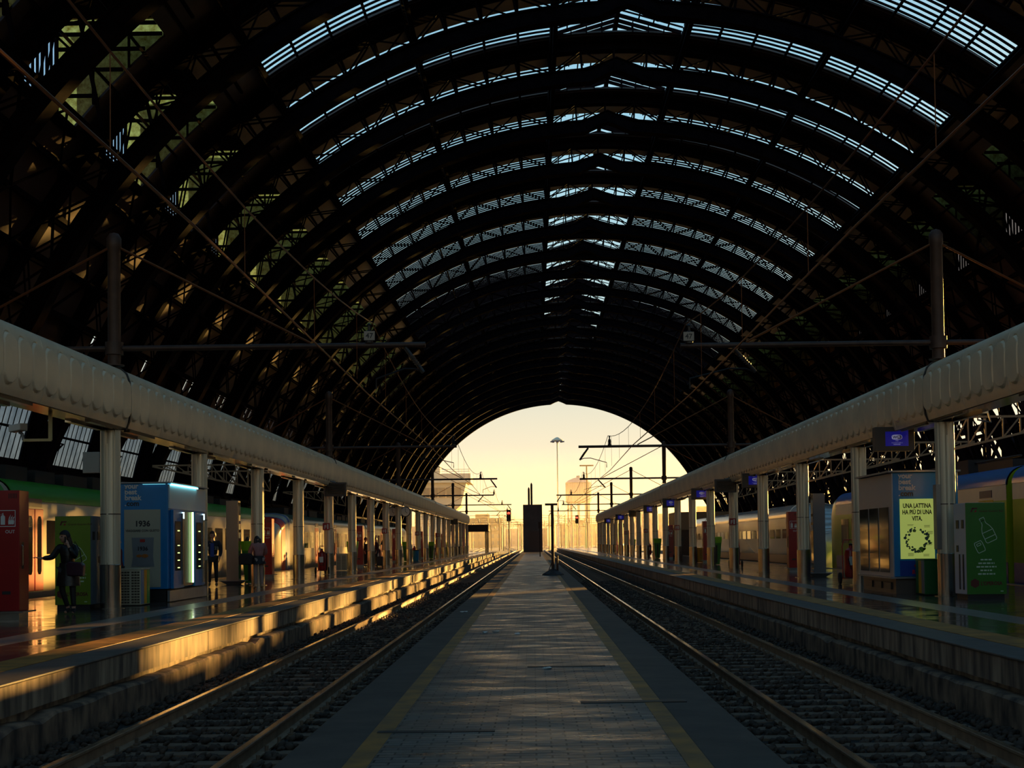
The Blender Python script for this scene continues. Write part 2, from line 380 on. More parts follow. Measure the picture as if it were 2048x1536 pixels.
for k in range(-9, 22):
    for f in (0, 6.06):
        y = YK(k)+f
        mb.box(51, 51.7, y-0.4, y+0.4, -0.3, 17)
        mb.bar((51.3, y, 9), (51.3, y+6.06, 14), 0.3, 0.3); mb.bar((51.3, y, 14), (51.3, y+6.06, 9), 0.3, 0.3)
        mb.bar((51.3, y, 14.5), (51.3, y+3.03, 17), 0.25, 0.25); mb.bar((51.3, y+6.06, 14.5), (51.3, y+3.03, 17), 0.25, 0.25)
mb.box(51, 51.6, YN, YEND, 14, 14.7); mb.box(51, 51.6, YN, YEND, 16.8, 18); mb.box(50.9, 51.6, YN, YEND, 8.6, 9.1)
mb.build('outer_colonnade', STEEL, wr)
mb = MB(); mb.box(-34, 48, YN-0.5, YN, -0.3, 9)
tag(mb.build('wall_back', DARKWALL), kind='structure')
hw_ = math.sqrt(39.8**2-(9-CZ)**2)
lun = [(CX-hw_, YN-0.2, 9)] + [A(p, 39.8, YN-0.2) for p in np.linspace(-math.degrees(math.acos((9-CZ)/39.8)), math.degrees(math.acos((9-CZ)/39.8)), 40)] + [(CX+hw_, YN-0.2, 9)]
gb = MB(); gb.add(lun, [tuple(range(len(lun)))]); lo = gb.build('window_200', tinted('lunette_glass', (0.8, 0.78, 0.74), (0.95, 0.93, 0.9), 0.3, 0.03)); tag(lo, kind='structure')
gb = MB()
for i in range(-8, 9):
    x = CX+i*4.4; gb.bar((x, YN, 9), (x, YN, CZ+math.sqrt(max(1, 39.6**2-(x-CX)**2))), 0.35, 0.35)
for z in (15, 21, 27, 33): q = math.sqrt(39.6**2-(z-CZ)**2); gb.bar((CX-q, YN, z), (CX+q, YN, z), 0.3, 0.3)
gb.build('glazing_bars', PURL, lo)

# longitudinal purlins
mb = MB()
for p in MAJ:
    for s in (0,):
        a0, a1 = A(p, 38.75, YN), A(p, 38.75, YEND)
        mb.bar(A(p, 39.45, YN), A(p, 39.45, YEND), 0.34, 0.5, up=(math.sin(R_(p)), 0, math.cos(R_(p))))
        mb.bar(A(p, 38.3, YN), A(p, 38.3, YEND), 0.3, 0.22, up=(math.sin(R_(p)), 0, math.cos(R_(p))))
    if abs(p) > 60: continue
for k in range(-5, 20):
    for p in MAJ:
        for j in range(4):
            ya = YK(k)+j*BAY/4
            mb.bar(A(p, 38.3, ya), A(p, 39.3, ya+BAY/8), 0.1, 0.1); mb.bar(A(p, 39.3, ya+BAY/8), A(p, 38.3, ya+BAY/4), 0.1, 0.1)
mb.build('girders', PURL, bpy.data.objects['ceiling'])
mb = MB()
for p in MIN_:
    mb.bar(A(p, 39.6, YN), A(p, 39.6, YEND), 0.15, 0.3, up=(math.sin(R_(p)), 0, math.cos(R_(p))))
mb.build('purlins', PURL, bpy.data.objects['ceiling'])
# wind bracing over the flank panels
mb = MB()
for k in range(-5, 20):
    y = YK(k)
    for s in (-1, 1):
        for pa, pb in ((49.5, 56.5), (56.5, 63.6)):
            mb.bar(A(s*pa, 39.1, y), A(s*pb, 39.1, y+BAY/2), 0.16, 0.12); mb.bar(A(s*pb, 39.1, y+BAY/2), A(s*pa, 39.1, y+BAY), 0.16, 0.12)
            mb.bar(A(s*pb, 39.1, y), A(s*pa, 39.1, y+BAY/2), 0.12, 0.12); mb.bar(A(s*pa, 39.1, y+BAY/2), A(s*pb, 39.1, y+BAY), 0.12, 0.12)
        for p in (53, 56.5, 60): mb.bar(A(s*p, 39.4, y), A(s*p, 39.4, y+BAY), 0.2, 0.3)
mb.build('wind_bracing', PURL, bpy.data.objects['ceiling'])

# skylights: one glazed strip per bay with bars running along the arch; ridge lantern over the crown
def surf(mb, r, ya, yb, p0, p1, n):
    o = len(mb.v)
    for i in range(n+1):
        p = p0+(p1-p0)*i/n; mb.v.append(A(p, r, ya)); mb.v.append(A(p, r, yb))
    for i in range(n): mb.f.append((o+2*i, o+2*i+1, o+2*i+3, o+2*i+2)); mb.m.append(0)
g = MB(); surf(g, 39.97, 4.4, 10.4, 6.6, 35.3, 16); surf(g, 39.97, 4.4, 10.4, -35.3, -6.6, 16)
# lantern: two raised slopes
def LP(p, y): 
    x, _, z = A(p, 39.97); t = 1-abs(p)/6.6; return (x, y, z + 1.1*t)
for s in (-1, 1): g.add([LP(0, 4.6), LP(0, 10.2), LP(s*6.6, 10.2), LP(s*6.6, 4.6)], [(0, 1, 2, 3)])
win = g.build('window_1', GLASS_SKY, loc=(0, YK(-9), 0)); tag(win, kind='structure')
b = MB()
for i in range(8):
    y = 4.85+i*0.71
    for s in (-1, 1): ring(b, 39.84, 39.95, y, y+0.14, min(s*6.6, s*35.3), max(s*6.6, s*35.3), 16)
for i in range(3):
    y = 5.4+i*1.9
    for s in (-1, 1): b.bar(LP(0, y), LP(s*6.6, y), 0.1, 0.1)
for p in (-5.2, -3.7, -2.2, 2.2, 3.7, 5.2): b.bar(LP(p, 4.6), LP(p, 10.2), 0.09, 0.12)
b.bar(LP(0, 0), LP(0, BAY), 0.3, 0.45)
for y in (0.0, 1.5, 3.1, 4.6, 10.2, 11.2): 
    for s in (-1, 1): b.bar(LP(0, y), LP(s*6.6, y), 0.14, 0.25)
    for p in (-4.8, -3.2, -1.6, 1.6, 3.2, 4.8): 
        x, _, z = A(p, 39.8); q = LP(p, y); b.bar((x, y, z), q, 0.08, 0.08)
b.build('glazing_bars', PURL, win)
n = 1
for k in range(-8, 20):
    n += 1; w2 = dup(win, (0, YK(k), 0)); w2.name = 'window_%d' % n

# side dormers: yellow glazed face toward the camera, slatted outer cheek
def dormer(s):
    X0 = CX + s*39.9*math.sin(R_(40.2)); Z1 = CZ + 39.9*math.cos(R_(40.2)); X1 = CX + s*39.9*math.sin(R_(50)); Z0 = CZ + 39.9*math.cos(R_(50))
    Z1 += 1.0; X1b = X1 + s*0.9; Z0 -= 0.2
    g = MB(); yf = 9.6
    def xi(z):
        return CX + s*math.sqrt(max(0, 39.97**2-(z-CZ)**2))
    zt = [Z0 + (Z1-Z0)*i/10 for i in range(11)]
    for za, zb in zip(zt[:-1], zt[1:]): g.add([(xi(za), yf, za), (X1b, yf, za), (X1b, yf, zb), (xi(zb), yf, zb)], [(0, 1, 2, 3)])
    g.add([(X1b, 0.7, Z0), (X1b, yf, Z0), (X1b, yf, Z1), (X1b, 0.7, Z1)], [(0, 1, 2, 3)], 1)
    o = g.build('window_x', [GLASS_YEL, GLASS_SLAT if s < 0 else tinted('sun_cutting_slatted_glass', (0.12, 0.1, 0.1), (0.2, 0.17, 0.17), 0.8, 0.03)]); tag(o, kind='structure')  # right cheek glass darkened to hold back direct sun
    b = MB()
    for z in (0.0, 1.7, 3.1, 4.2, 5.0, 5.6, 6.0): b.box(min(xi(Z0+z), X1b), max(xi(Z0+z), X1b), yf-0.12, yf-0.02, Z0+z, Z0+z+0.2)
    for i in range(4):
        x = X0 + (X1b-X0)*i/3.0; b.box(x-0.06, x+0.06, yf-0.12, yf-0.02, max(Z0, CZ+math.sqrt(39.9**2-(x-CX)**2)), Z1)
    b.bar((X1b-s*2.4, yf-0.15, Z0), (X1b-s*1.2, yf-0.15, Z1), 0.2, 0.15)
    for i in range(14):
        y = 0.7 + i*0.66; b.box(X1b-0.06, X1b+0.06, y-0.05, y+0.07, Z0, Z1)
    b.box(min(X0-s*1.5, X1b+s*.3), max(X0-s*1.5, X1b+s*.3), 0.3, yf+0.3, Z1, Z1+0.25)
    b.box(min(X1, X1b+s*.3), max(X1, X1b+s*.3), 0.3, yf+0.3, Z0-0.3, Z0)
    for za, zb in zip(zt[:-1], zt[1:]):
        xa = xi(zb); b.box(min(xa, X1b), max(xa, X1b), 0.5, 0.7, za, zb)
    if s > 0:
        b.box(X1b-0.05, X1b+0.1, yf, BAY+0.6, Z0, Z1+0.2); b.box(X0, X1b+0.1, yf+1.0, BAY+0.6, Z1, Z1+0.2)  # solid cheek and cover added to shut sun off the yellow pane
    b.build('glazing_bars', PURL, o)
    return o
for s in (-1, 1):
    d0 = dormer(s); d0.location = (0, YK(-6), 0); n += 1; d0.name = 'window_%d' % n
    for k in range(-5, 20):
        n += 1; d = dup(d0, (0, YK(k), 0)); d.name = 'window_%d' % n
# frosted slatted side windows low on the left flank
g = MB(); surf(g, 39.9, 0.5, BAY-0.5, -77.6, -71.4, 4)
ws = g.build('window_x', GLASS_BLUE, loc=(0, YK(-6), 0)); tag(ws, kind='structure')
b = MB()
for i in range(14): b.bar(A(-71.4, 39.87, 0.5+i*0.85), A(-77.6, 39.87, 0.5+i*0.85), 0.09, 0.03, up=(1, 0, 0))
for p in (-71.5, -77.5): b.bar(A(p, 39.7, 0), A(p, 39.7, BAY), 0.4, 0.5)
b.build('glazing_bars', PURL, ws)
n += 1; ws.name = 'window_%d' % n
for k in range(-5, 20):
    n += 1; d = dup(ws, (0, YK(k), 0)); d.name = 'window_%d' % n
# ------------------------------------------------------------ ground, platforms, tracks
PZ = 0.58; MZ = 0.30
mb = MB(); mb.box(-140, 160, -22, 1600, -0.7, -0.3); tag(mb.build('ground', GROUND), kind='structure')

def side_platform(s, yend):
    root = thing('station_platform', 'glossy dark tiled platform with yellow line, beside the %s train' % ('green-roofed' if s < 0 else 'blue-roofed'), 'platform', (0, 0, 0))
    X = lambda a, b: (min(s*a, s*b), max(s*a, s*b))
    b = MB(); x = X(6.28, 7.3); b.box(x[0], x[1], -6, yend, 0.3, PZ); x = X(7.95, 12.85); b.box(x[0], x[1], -6, yend, 0.3, PZ)
    b.build('tiled_surface', FLOORT, root)
    b = MB(); x = X(7.3, 7.95); b.box(x[0], x[1], -6, yend, 0.3, PZ); b.build('pale_stone_band', STRIP, root)
    b = MB()
    for a, c in ((5.76, 6.28), (12.85, 13.0)): x = X(a, c); b.box(x[0], x[1], -6, yend, 0.3, PZ+0.004)
    yl = b.build('yellow_line', YELLOW, root)
    b = MB(); x = X(5.2, 5.76); b.box(x[0], x[1], -6, yend, 0.55, PZ); x = X(13.0, 13.4); b.box(x[0], x[1], -6, yend, 0.3, PZ)
    b.build('coping', COPE, root, bevel=0.012)
    # face slabs, one per 3.95 m, slightly uneven
    b = MB(); rr = random.Random(5+s); y = -6.0
    while y < yend:
        L_ = 3.95; d = rr.uniform(-0.012, 0.012); x = X(5.215+d, 5.6); b.box(x[0], x[1], y+0.008, min(y+L_-0.008, yend), 0.25, 0.55); y += L_
    x = X(5.3, 13.3); b.box(x[0], x[1], -6, yend, -0.28, 0.29)
    b.build('edge_slabs', KERB, root)
    # lower ledge wall, broken top edge
    b = MB(); y = -6.0; o = 0; pts = []
    n = int((yend+6)/0.4)
    for i in range(n+1):
        yy = -6 + (yend+6)*i/n; zt = 0.17 + rr.uniform(-0.014, 0.012) - (0.05 if rr.random() < 0.06 else 0); xo = 5.09 + rr.uniform(-0.006, 0.008)
        b.v += [(s*xo, yy, -0.3), (s*xo, yy, zt-0.03), (s*(xo+0.03), yy, zt), (s*5.33, yy, zt+0.01)]
    for i in range(n):
        for j in range(3):
            a = 4*i+j; b.f.append((a, a+4, a+5, a+1) if s > 0 else (a, a+1, a+5, a+4)); b.m.append(0)
    b.build('lower_ledge', KERB2, root)
side_platform(-1, 203); side_platform(1, 300)

mid = thing('service_platform', 'low brick-paved service platform running up the middle between the two tracks', 'platform')
b = MB(); b.box(-1.22, -1.22+2.3, -6, 262, 0.0, MZ); b.build('brick_paving', PAVER, mid)
b = MB(); b.box(-1.40, -1.22, -6, 262, 0.0, MZ+0.002); b.box(1.08, 1.25, -6, 262, 0.0, MZ+0.002); b.build('yellow_line', YELPAV, mid)
b = MB(); b.box(-1.92, -1.40, -6, 262, -0.3, MZ-0.004); b.box(1.25, 1.8, -6, 262, -0.3, MZ-0.004); b.build('concrete_edge', PAVEDGE, mid, bevel=0.015)
b = MB(); b.box(0.45, 1.5, 13.45, 13.62, MZ-0.01, MZ+0.006); b.box(-1.35, -0.35, 11.5, 11.62, MZ-0.01, MZ+0.006); b.box(-0.1, 0.9, 17.4, 17.5, MZ-0.01, MZ+0.006); b.build('drain_grating', BLACK, mid)

# track bed, rails, sleepers, stones
RG = 0.7525
for s, nm in ((-1, 'green-roofed'), (1, 'blue-roofed')):
    b = MB(); x0, x1 = (-5.08, -1.93) if s < 0 else (1.81, 5.08); b.box(x0, x1, -6, 330, -0.35, -0.2)
    c_ = MB(); xx = (-17.2, -13.45) if s < 0 else (13.45, 17.2); c_.box(xx[0], xx[1], -6, 330, -0.35, -0.2)
    tag(c_.build('ballast', BALL), 'dark ballast bed under the %s train itself' % nm, 'ballast', kind='stuff')
    tag(b.build('ballast', BALL, loc=None), 'dark ballast bed of the track beside the %s train platform' % nm, 'ballast', kind='stuff')
def rail_mesh(y0, y1, curve):
    prof = [(-0.07, 0), (0.07, 0), (0.07, 0.015), (0.012, 0.035), (0.012, 0.125), (0.034, 0.14), (0.036, 0.165), (0.028, 0.172), (-0.028, 0.172), (-0.036, 0.165), (-0.034, 0.14), (-0.012, 0.125), (-0.012, 0.035), (-0.07, 0.015)]
    b = MB(); t = MB(); k = len(prof)
    ys = [y0] + list(np.linspace(210, 235, 8)) + [y1]
    def off(y): return 0 if y < 210 else curve*((y-210)**2/60.0 if y < 235 else 10.4+(y-235)*0.35)
    for y in ys:
        b.v += [(px+off(y), y, pz) for px, pz in prof]; t.v += [(px+off(y), y, 0.1735) for px in (-0.031, 0.031)]
    for i in range(len(ys)-1):
        for j in range(k):
            a = i*k+j; c = i*k+(j+1) % k; b.f.append((a, c, c+k, a+k)); b.m.append(0)
        t.f.append((2*i, 2*i+1, 2*i+3, 2*i+2)); t.m.append(0)
    return b, t
ri = 0
for s, nm in ((-1, 'green-roofed'), (1, 'blue-roofed')):
    for q, side in ((-1, 'inner'), (1, 'outer')):
        x = s*(3.53 + q*RG)
        lab = 'long worn steel rail %s, on the %s train side' % ('nearer the brick service platform' if q < 0 else 'nearer the tiled platform edge', nm)
        root = thing('rail', lab, 'rail', (x, 0, -0.172), 0)
        b, t = rail_mesh(-6, 330 if s < 0 else 330, 0)
        b.build('rail_body', RAILM, root, smooth=True); t.build('running_surface', RAILTOP, root)
bs = MB(); bs.box(-1.22, 1.22, -0.12, 0.12, -0.16, 0)
for xx in (-RG, RG): bs.box(xx-0.13, xx+0.13, -0.07, 0.07, 0, 0.02); bs.lathe([(0.02, 0), (0.02, 0.06), (0.012, 0.065)], (xx-0.1, 0, 0.01), 6); bs.lathe([(0.02, 0), (0.02, 0.06), (0.012, 0.065)], (xx+0.1, 0, 0.01), 6)
sleep = None; rr = random.Random(11)
for s, nm in ((-1, 'green'), (1, 'blue')):
    for i in range(150):
        y = 9.3 + 0.62*i
        lab = 'weathered timber sleeper under the rails beside the %s-roofed train platform' % nm
        if sleep is None:
            sleep = bs.build('railway_sleeper', SLEEP); o = sleep
        else: o = sleep.copy(); COL.objects.link(o)
        o.location = (s*3.53+rr.uniform(-0.03, 0.03), y, -0.168+rr.uniform(-0.008, 0.0)); o.rotation_euler = (0, 0, rr.uniform(-0.012, 0.012))
        tag(o, lab, 'sleeper', 'timber sleepers of the %s-side track' % nm)
b = MB()
for s in (-1, 1):
    y = 9.3+0.62*150
    while y < 325: b.box(s*3.53-1.2, s*3.53+1.2, y-0.12, y+0.12, -0.3, -0.178); y += 0.62
tag(b.build('distant_sleepers', SLEEP), 'far run of timber sleepers of both tracks beyond the near ones', 'sleepers', kind='stuff')

def stones(name, xa, xb, n, label, seed):
    rng = np.random.default_rng(seed)
    bm = bmesh.new(); bmesh.ops.create_icosphere(bm, subdivisions=1, radius=1.0); bv = np.array([v.co[:] for v in bm.verts]); bf = np.array([[v.index for v in f.verts] for f in bm.faces]); bm.free()
    vs = []; fs = []; k = len(bv)
    # denser close to the camera
    y = 8.5 + (rng.random(n)**1.7)*62; x = xa + rng.random(n)*(xb-xa)
    c = 3.53*(1 if xa > 0 else -1)
    keep = (np.abs(np.abs(x-c)-RG) > 0.13); x = x[keep]; y = y[keep]; n = len(x)
    ph = (y-9.3) / 0.62; onsl = (np.abs(ph-np.round(ph))*0.62 < 0.15) & (np.abs(x-c) < 1.25)
    drop = onsl & (rng.random(n) < 0.93); x = x[~drop]; y = y[~drop]; onsl = onsl[~drop]; n = len(x)
    r = 0.022 + rng.random(n)*0.03; ang = rng.random((n, 3))*6.28
    z = -0.2 + r*0.3 + rng.random(n)*0.03 + np.where(onsl, 0.025, 0.0)
    V = bv[None]*(1+(rng.random((n, k, 1))-0.5)*0.5)*r[:, None, None]*np.stack([1+rng.random(n)*0.5, 0.8+rng.random(n)*0.4, 0.6+rng.random(n)*0.3], 1)[:, None, :]
    ca, sa = np.cos(ang[:, 0])[:, None], np.sin(ang[:, 0])[:, None]
    X = V[..., 0]*ca - V[..., 1]*sa; Y = V[..., 0]*sa + V[..., 1]*ca; Z = V[..., 2]
    cb, sb = np.cos(ang[:, 1]*0.15)[:, None], np.sin(ang[:, 1]*0.15)[:, None]
    X2 = X*cb - Z*sb; Z2 = X*sb + Z*cb
    P = np.stack([X2+x[:, None], Y+y[:, None], Z2+z[:, None]], 2).reshape(-1, 3).astype(np.float32)
    F = (bf[None]+(np.arange(n)*k)[:, None, None]).reshape(-1, 3).astype(np.int32)
    me = bpy.data.meshes.new(name); me.vertices.add(len(P)); me.vertices.foreach_set('co', P.ravel()); me.loops.add(F.size); me.loops.foreach_set('vertex_index', F.ravel())
    me.polygons.add(len(F)); me.polygons.foreach_set('loop_start', np.arange(0, F.size, 3, dtype=np.int32)); me.polygons.foreach_set('loop_total', np.full(len(F), 3, dtype=np.int32))
    me.update(); me.validate(); me.materials.append(STONE)
    o = bpy.data.objects.new(name, me); COL.objects.link(o); tag(o, label, 'gravel', kind='stuff')
stones('loose_gravel', -5.08, -1.95, 17000, 'loose ballast stones between the rails on the green-roofed train side', 1)
stones('loose_gravel', 1.84, 5.08, 17000, 'loose ballast stones between the rails on the blue-roofed train side', 2)

# ------------------------------------------------------------ canopies: pillars + clad beam
PX = 9.27
LY = [29.6+7.9*i for i in range(21)]; RY = [30.3+8.05*i for i in range(21)]
def side_name(s): return 'green-train' if s < 0 else 'blue-train'
def make_pillar():
    root = thing('canopy_pillar', 'x', 'pillar', (0, 0, PZ), 0)
    prof = []
    for i in range(72):
        t = 2*math.pi*i/72; r = 0.215 if (i % 9) < 7 else 0.196
        prof.append((r*math.cos(t), r*math.sin(t)*1.0))
    b = MB(); b.extr(prof, 0, 3.9, ax='z'); b.box(-0.02, 0.02, -0.222, -0.2, 1.0, 3.6); b.build('shaft', BRUSH, root, smooth=True)
    b = MB(); b.lathe([(0.225, 0.0), (0.225, 0.95), (0.215, 0.96)], (0, 0, 0), 28); b.lathe([(0.3, 0), (0.3, 0.015)], (0, 0, 0), 24); b.build('lower_guard', STAINLESS, root, smooth=True)
    b = MB(); b.lathe([(0.17, 3.9), (0.17, 3.97), (0.24, 3.99)], (0, 0, 0), 20); b.lathe([(0.219, 2.05), (0.219, 2.07)], (0, 0, 0), 24); b.build('collar', MASTM, root, smooth=True)
    return root
pil = make_pillar(); first = True
for s, ys in ((-1, LY), (1, RY)):
    for i, y in enumerate(ys):
        lab = 'round aluminium canopy pillar on the %s platform, %s in the row from the camera' % (side_name(s), ORD[i])
        if first: o = pil; first = False; o['label'] = lab; o.location = (s*PX, y, PZ); o['group'] = 'canopy pillars'
        else: dup(pil, (s*PX, y, PZ), label=lab)
# signs on some pillars
b = MB(); b.box(-0.16, 0.16, -0.02, 0, 0, 0.32, 0); b.text('F', 0.24, (-0.1, -0.022, 0.06), mi=1, bold=0.02)
b.box(0.04, 0.1, -0.024, -0.02, 0.05, 0.27, 1)
for s, idx in ((-1, (1, 4, 7, 10, 13)), (1, (1, 4, 7, 10, 13))):
    ys = LY if s < 0 else RY
    for i in idx:
        x = s*PX + (-0.08 if i > 1 else (-0.2 if s < 0 else 0.26))
        o = b.build('fire_point_sign', [RED, WHITE], loc=(x, ys[i]-0.23, PZ+2.0))
        tag(o, 'small red fire point sign on the %s pillar of the %s platform' % (ORD[i], side_name(s)), 'sign')

SEG = 7.9/3
def cladpanel(L_, s):
    """inner face panel with four embossed ovals, local y 0..L_, x outward from the beam axis to the track"""
    b = MB(); ctrl = [(0.29, 0.0), (0.335, 0.14), (0.36, 0.34), (0.37, 0.58), (0.365, 0.82), (0.34, 1.03), (0.28, 1.2), (0.15, 1.31), (0.0, 1.34)]
    nu, nv = 150, 76
    def P(t):
        f = t*(len(ctrl)-1); i = min(int(f), len(ctrl)-2); u = f-i; p0 = ctrl[max(i-1, 0)]; p1 = ctrl[i]; p2 = ctrl[i+1]; p3 = ctrl[min(i+2, len(ctrl)-1)]
        return tuple(0.5*((2*p1[k]) + (-p0[k]+p2[k])*u + (2*p0[k]-5*p1[k]+4*p2[k]-p3[k])*u*u + (-p0[k]+3*p1[k]-3*p2[k]+p3[k])*u**3) for k in (0, 1))
    for j in range(nv+1):
        t = j/nv; x, z = P(t)
        for i in range(nu+1):
            y = L_*i/nu; h = 0.0
            yc = (math.floor(y/(L_/4))+0.5)*(L_/4) if y < L_ else L_-L_/8
            zc = 0.62; dy = (y-yc); dz = max(0, abs(z-zc)-0.24); d = math.hypot(dy/1.0, dz) - 0.215
            if d < 0:
                e = min(1, -d/0.03); h = 0.085*e*(0.12+0.88*min(1, max(0, (dy+0.2)/0.38)))
            if abs(d) < 0.016: h -= 0.018
            if i in (0, nu): h -= 0.02
            b.v.append((x+h, y, z))
    for j in range(nv):
        for i in range(nu):
            a = j*(nu+1)+i; b.f.append((a, a+1, a+nu+2, a+nu+1)); b.m.append(0)
    # plain outer half and closing
    o = len(b.v); pts = [P(j/10) for j in range(11)]
    for x, z in pts: b.v += [(-x, 0, z), (-x, L_, z)]
    for j in range(10): b.f.append((o+2*j, o+2*j+2, o+2*j+3, o+2*j+1)); b.m.append(0)
    return b
pm = {}
def beam(s, y0, nseg, seg, lab):
    root = thing('canopy_beam', lab, 'canopy', (s*9.31, y0, 4.56), 0, 'clad canopy beam sections')
    for i in range(nseg):
        if s not in pm:
            bb = cladpanel(seg, s)
            if s > 0: bb.v = [(-x, y, z) for x, y, z in bb.v]; bb.f = [tuple(reversed(f)) for f in bb.f]
            pm[s] = bb.build('cladding_panel', CLAD, root, (0, 0, 0), smooth=False)
            pm[s].data.polygons.foreach_set('use_smooth', [True]*len(pm[s].data.polygons)); pm[s].data.set_sharp_from_angle(angle=R_(32))
            o = pm[s]
        else:
            o = pm[s].copy(); COL.objects.link(o); o.parent = root
        o.location = (0, i*seg, 0)
    b = MB(); b.box(-0.28, 0.28, 0, nseg*seg, -0.02, 0.01); b.build('soffit', SOFFIT, root)
    b = MB()
    for i in range(nseg):
        if i % 3 != 1: b.box(-0.27, -0.14 if s < 0 else -0.2, i*seg+0.3, i*seg+seg-0.3, -0.07, -0.02); b.box(0.14, 0.27, i*seg+0.3, i*seg+seg-0.3, -0.07, -0.02)
    b.build('soffit_reflecting_strip', SOFFIT, root)  # polished strips giving the sun reflections under the beam, no lamps
    b = MB(); pr = [(0.3, -0.04), (0.37, 0.14), (0.395, 0.34), (0.405, 0.58), (0.4, 0.82), (0.375, 1.04), (0.31, 1.22), (0.17, 1.345), (0, 1.375)]; pr = pr + [(-x, z) for x, z in reversed(pr[:-1])]
    b.extr(pr, -0.035, 0.035); b.build('joint_band', BLACK, root)
for s, ys, sp in ((-1, LY, 7.9), (1, RY, 8.05)):
    beam(s, ys[0]-4*sp+0.35, 12, sp/3, 'embossed metal canopy beam over the %s platform, section closest to the camera' % side_name(s))
    for k in range(5):
        beam(s, ys[0]+4*sp*k+0.35, 12, sp/3, 'embossed metal canopy beam on the %s platform, between its %s and %s catenary masts' % (side_name(s), ORD[k], ORD[k+1]))

# ------------------------------------------------------------ catenary masts, wires
def cmast(s, y, tip, styl, lab, num=None, outer=True, top=7.0, bz=4.43, base=PZ+5.3, X=PX):
    root = thing('catenary_mast', lab, 'mast', (s*X, y, 0), 0, 'catenary masts')
    b = MB(); b.lathe([(0.22, 5.94), (0.22, 5.97), (0.14, 5.98), (0.14, EYE+top-0.35), (0.16, EYE+top-0.3), (0.16, EYE+top-0.1), (0.1, EYE+top), (0.0, EYE+top+0.03)], (0, 0, 0), 14); b.build('pole', MASTM, root, smooth=True)
    z = EYE+bz; xin = s*X - s*tip  # distance inward
    b = MB(); x0 = -s*(X-tip); x1 = s*5.6 if outer else s*0.3
    b.extr([(-0.06, -0.09), (0.06, -0.09), (0.06, 0.09), (-0.06, 0.09)], 0, 1, ax='y') if False else None
    b.tube([(x0, 0.0, z), (x1, 0.0, z)], 0.062, 10); b.lathe([(0.2, -0.14), (0.2, 0.14)], (0, 0, z), 12); b.build('cantilever_beam', MASTM, root, smooth=True)
    b = MB(); xa = -s*(X-4.9); b.tube([(0, 0, EYE+top-0.25), (xa, 0, z+0.07)], 0.028, 6)
    if outer: b.tube([(0, 0, EYE+top-0.25), (s*4.2, 0, z+0.07)], 0.028, 6)
    b.build('tie_rod', WIRE, root)
    xi = -s*(X-3.6)
    b = MB(); b.lathe([(0.09, 0.05), (0.09, 0.1), (0.05, 0.12), (0.1, 0.16), (0.05, 0.2), (0.1, 0.24), (0.05, 0.28), (0.08, 0.31), (0.03, 0.34), (0.03, 0.44), (0.05, 0.46), (0.01, 0.5)], (xi, 0, z), 12); b.build('insulator', BLACK, root, smooth=True)
    # registration arm
    b = MB(); zc = EYE+3.4
    if styl == 0: p0 = (-s*(X-tip-0.45), 0, z-0.06); p1 = (-s*(X-tip-0.05), 0, z-0.62); p2 = (-s*(X-3.45), 0, zc+0.28)
    else: p0 = (-s*(X-4.6), 0, z-0.06); p1 = (-s*(X-5.1), 0, z-0.62); p2 = (-s*(X-3.6), 0, zc+0.28)
    b.tube([p0, p1], 0.045, 8)
    for k in range(5): q = Vector(p0).lerp(Vector(p1), 0.35+0.08*k); b.lathe([(0.07, -0.012), (0.07, 0.012)], q, 8)
    m_ = Vector(p1).lerp(Vector(p2), 0.4) + Vector((0, 0, 0.14)); b.tube([p1, Vector(p1).lerp(Vector(p2), 0.15)+Vector((0, 0, 0.1)), m_, p2, (p2[0], 0, zc+0.05)], 0.02, 6); b.build('registration_arm', BLACK, root, smooth=True)
    if num:
        b = MB(); b.box(-0.12, 0.12, -0.02, 0, 0, 0.2, 0); b.text(num, 0.16, (0, -0.024, 0.045), mi=1, align='CENTER', bold=0.02)
        b.build('number_plate', [M('aged_plate', hx(150, 140, 128), 0.6), BLACK], root, loc=(xi-s*0.02, -0.1, z+0.1))
    return root
LT = [2.35, 3.45, 2.45, 3.6, 2.5, 3.5]; RT = [3.4, 2.15, 3.3, 2.2, 3.4, 2.2]
for k in range(6):
    cmast(-1, 29.9+31.6*k, LT[k], (k+1) % 2 if False else (0 if k % 2 == 0 else 1), 'steel catenary mast through the green-train platform canopy, %s from the camera' % ORD[k], '47' if k == 0 else None)
    cmast(1, 30.6+32.2*k, RT[k], 1 if k % 2 == 0 else 0, 'steel catenary mast through the blue-train platform canopy, %s from the camera' % ORD[k], '47' if k == 0 else None)
# messenger + contact wires with droppers
def wires(s, ys, lab):
    root = thing('overhead_wire', lab, 'overhead wire', (0, 0, 0))
    b = MB(); c = MB(); d = MB(); x = s*3.53
    for a, e in zip(ys[:-1], ys[1:]):
        pts = []
        for i in range(13):
            t = i/12; pts.append((x, a+(e-a)*t, EYE+4.93-0.75*4*t*(1-t)))
        b.tube(pts, 0.013, 5, cap=False)
        for i in range(1, 12, 2): MB().tube([pts[i], (x, pts[i][1], EYE+3.36)], 0.005, 4).build('dropper', WIRE, root)
        c.tube([(x+s*0.1, a, EYE+3.34), (x-s*0.05, (a+e)/2, EYE+3.33), (x+s*0.1, e, EYE+3.34)], 0.016, 6, cap=False)
    b.build('messenger_wire', WIRE, root); c.build('contact_wire', WIRE, root)
wires(-1, [-2, 29.9] + [29.9+31.6*k for k in range(1, 11)], 'overhead catenary wires above the track beside the green-train platform')
wires(1, [-2, 30.6] + [30.6+32.2*k for k in range(1, 11)], 'overhead catenary wires above the track beside the blue-train platform')

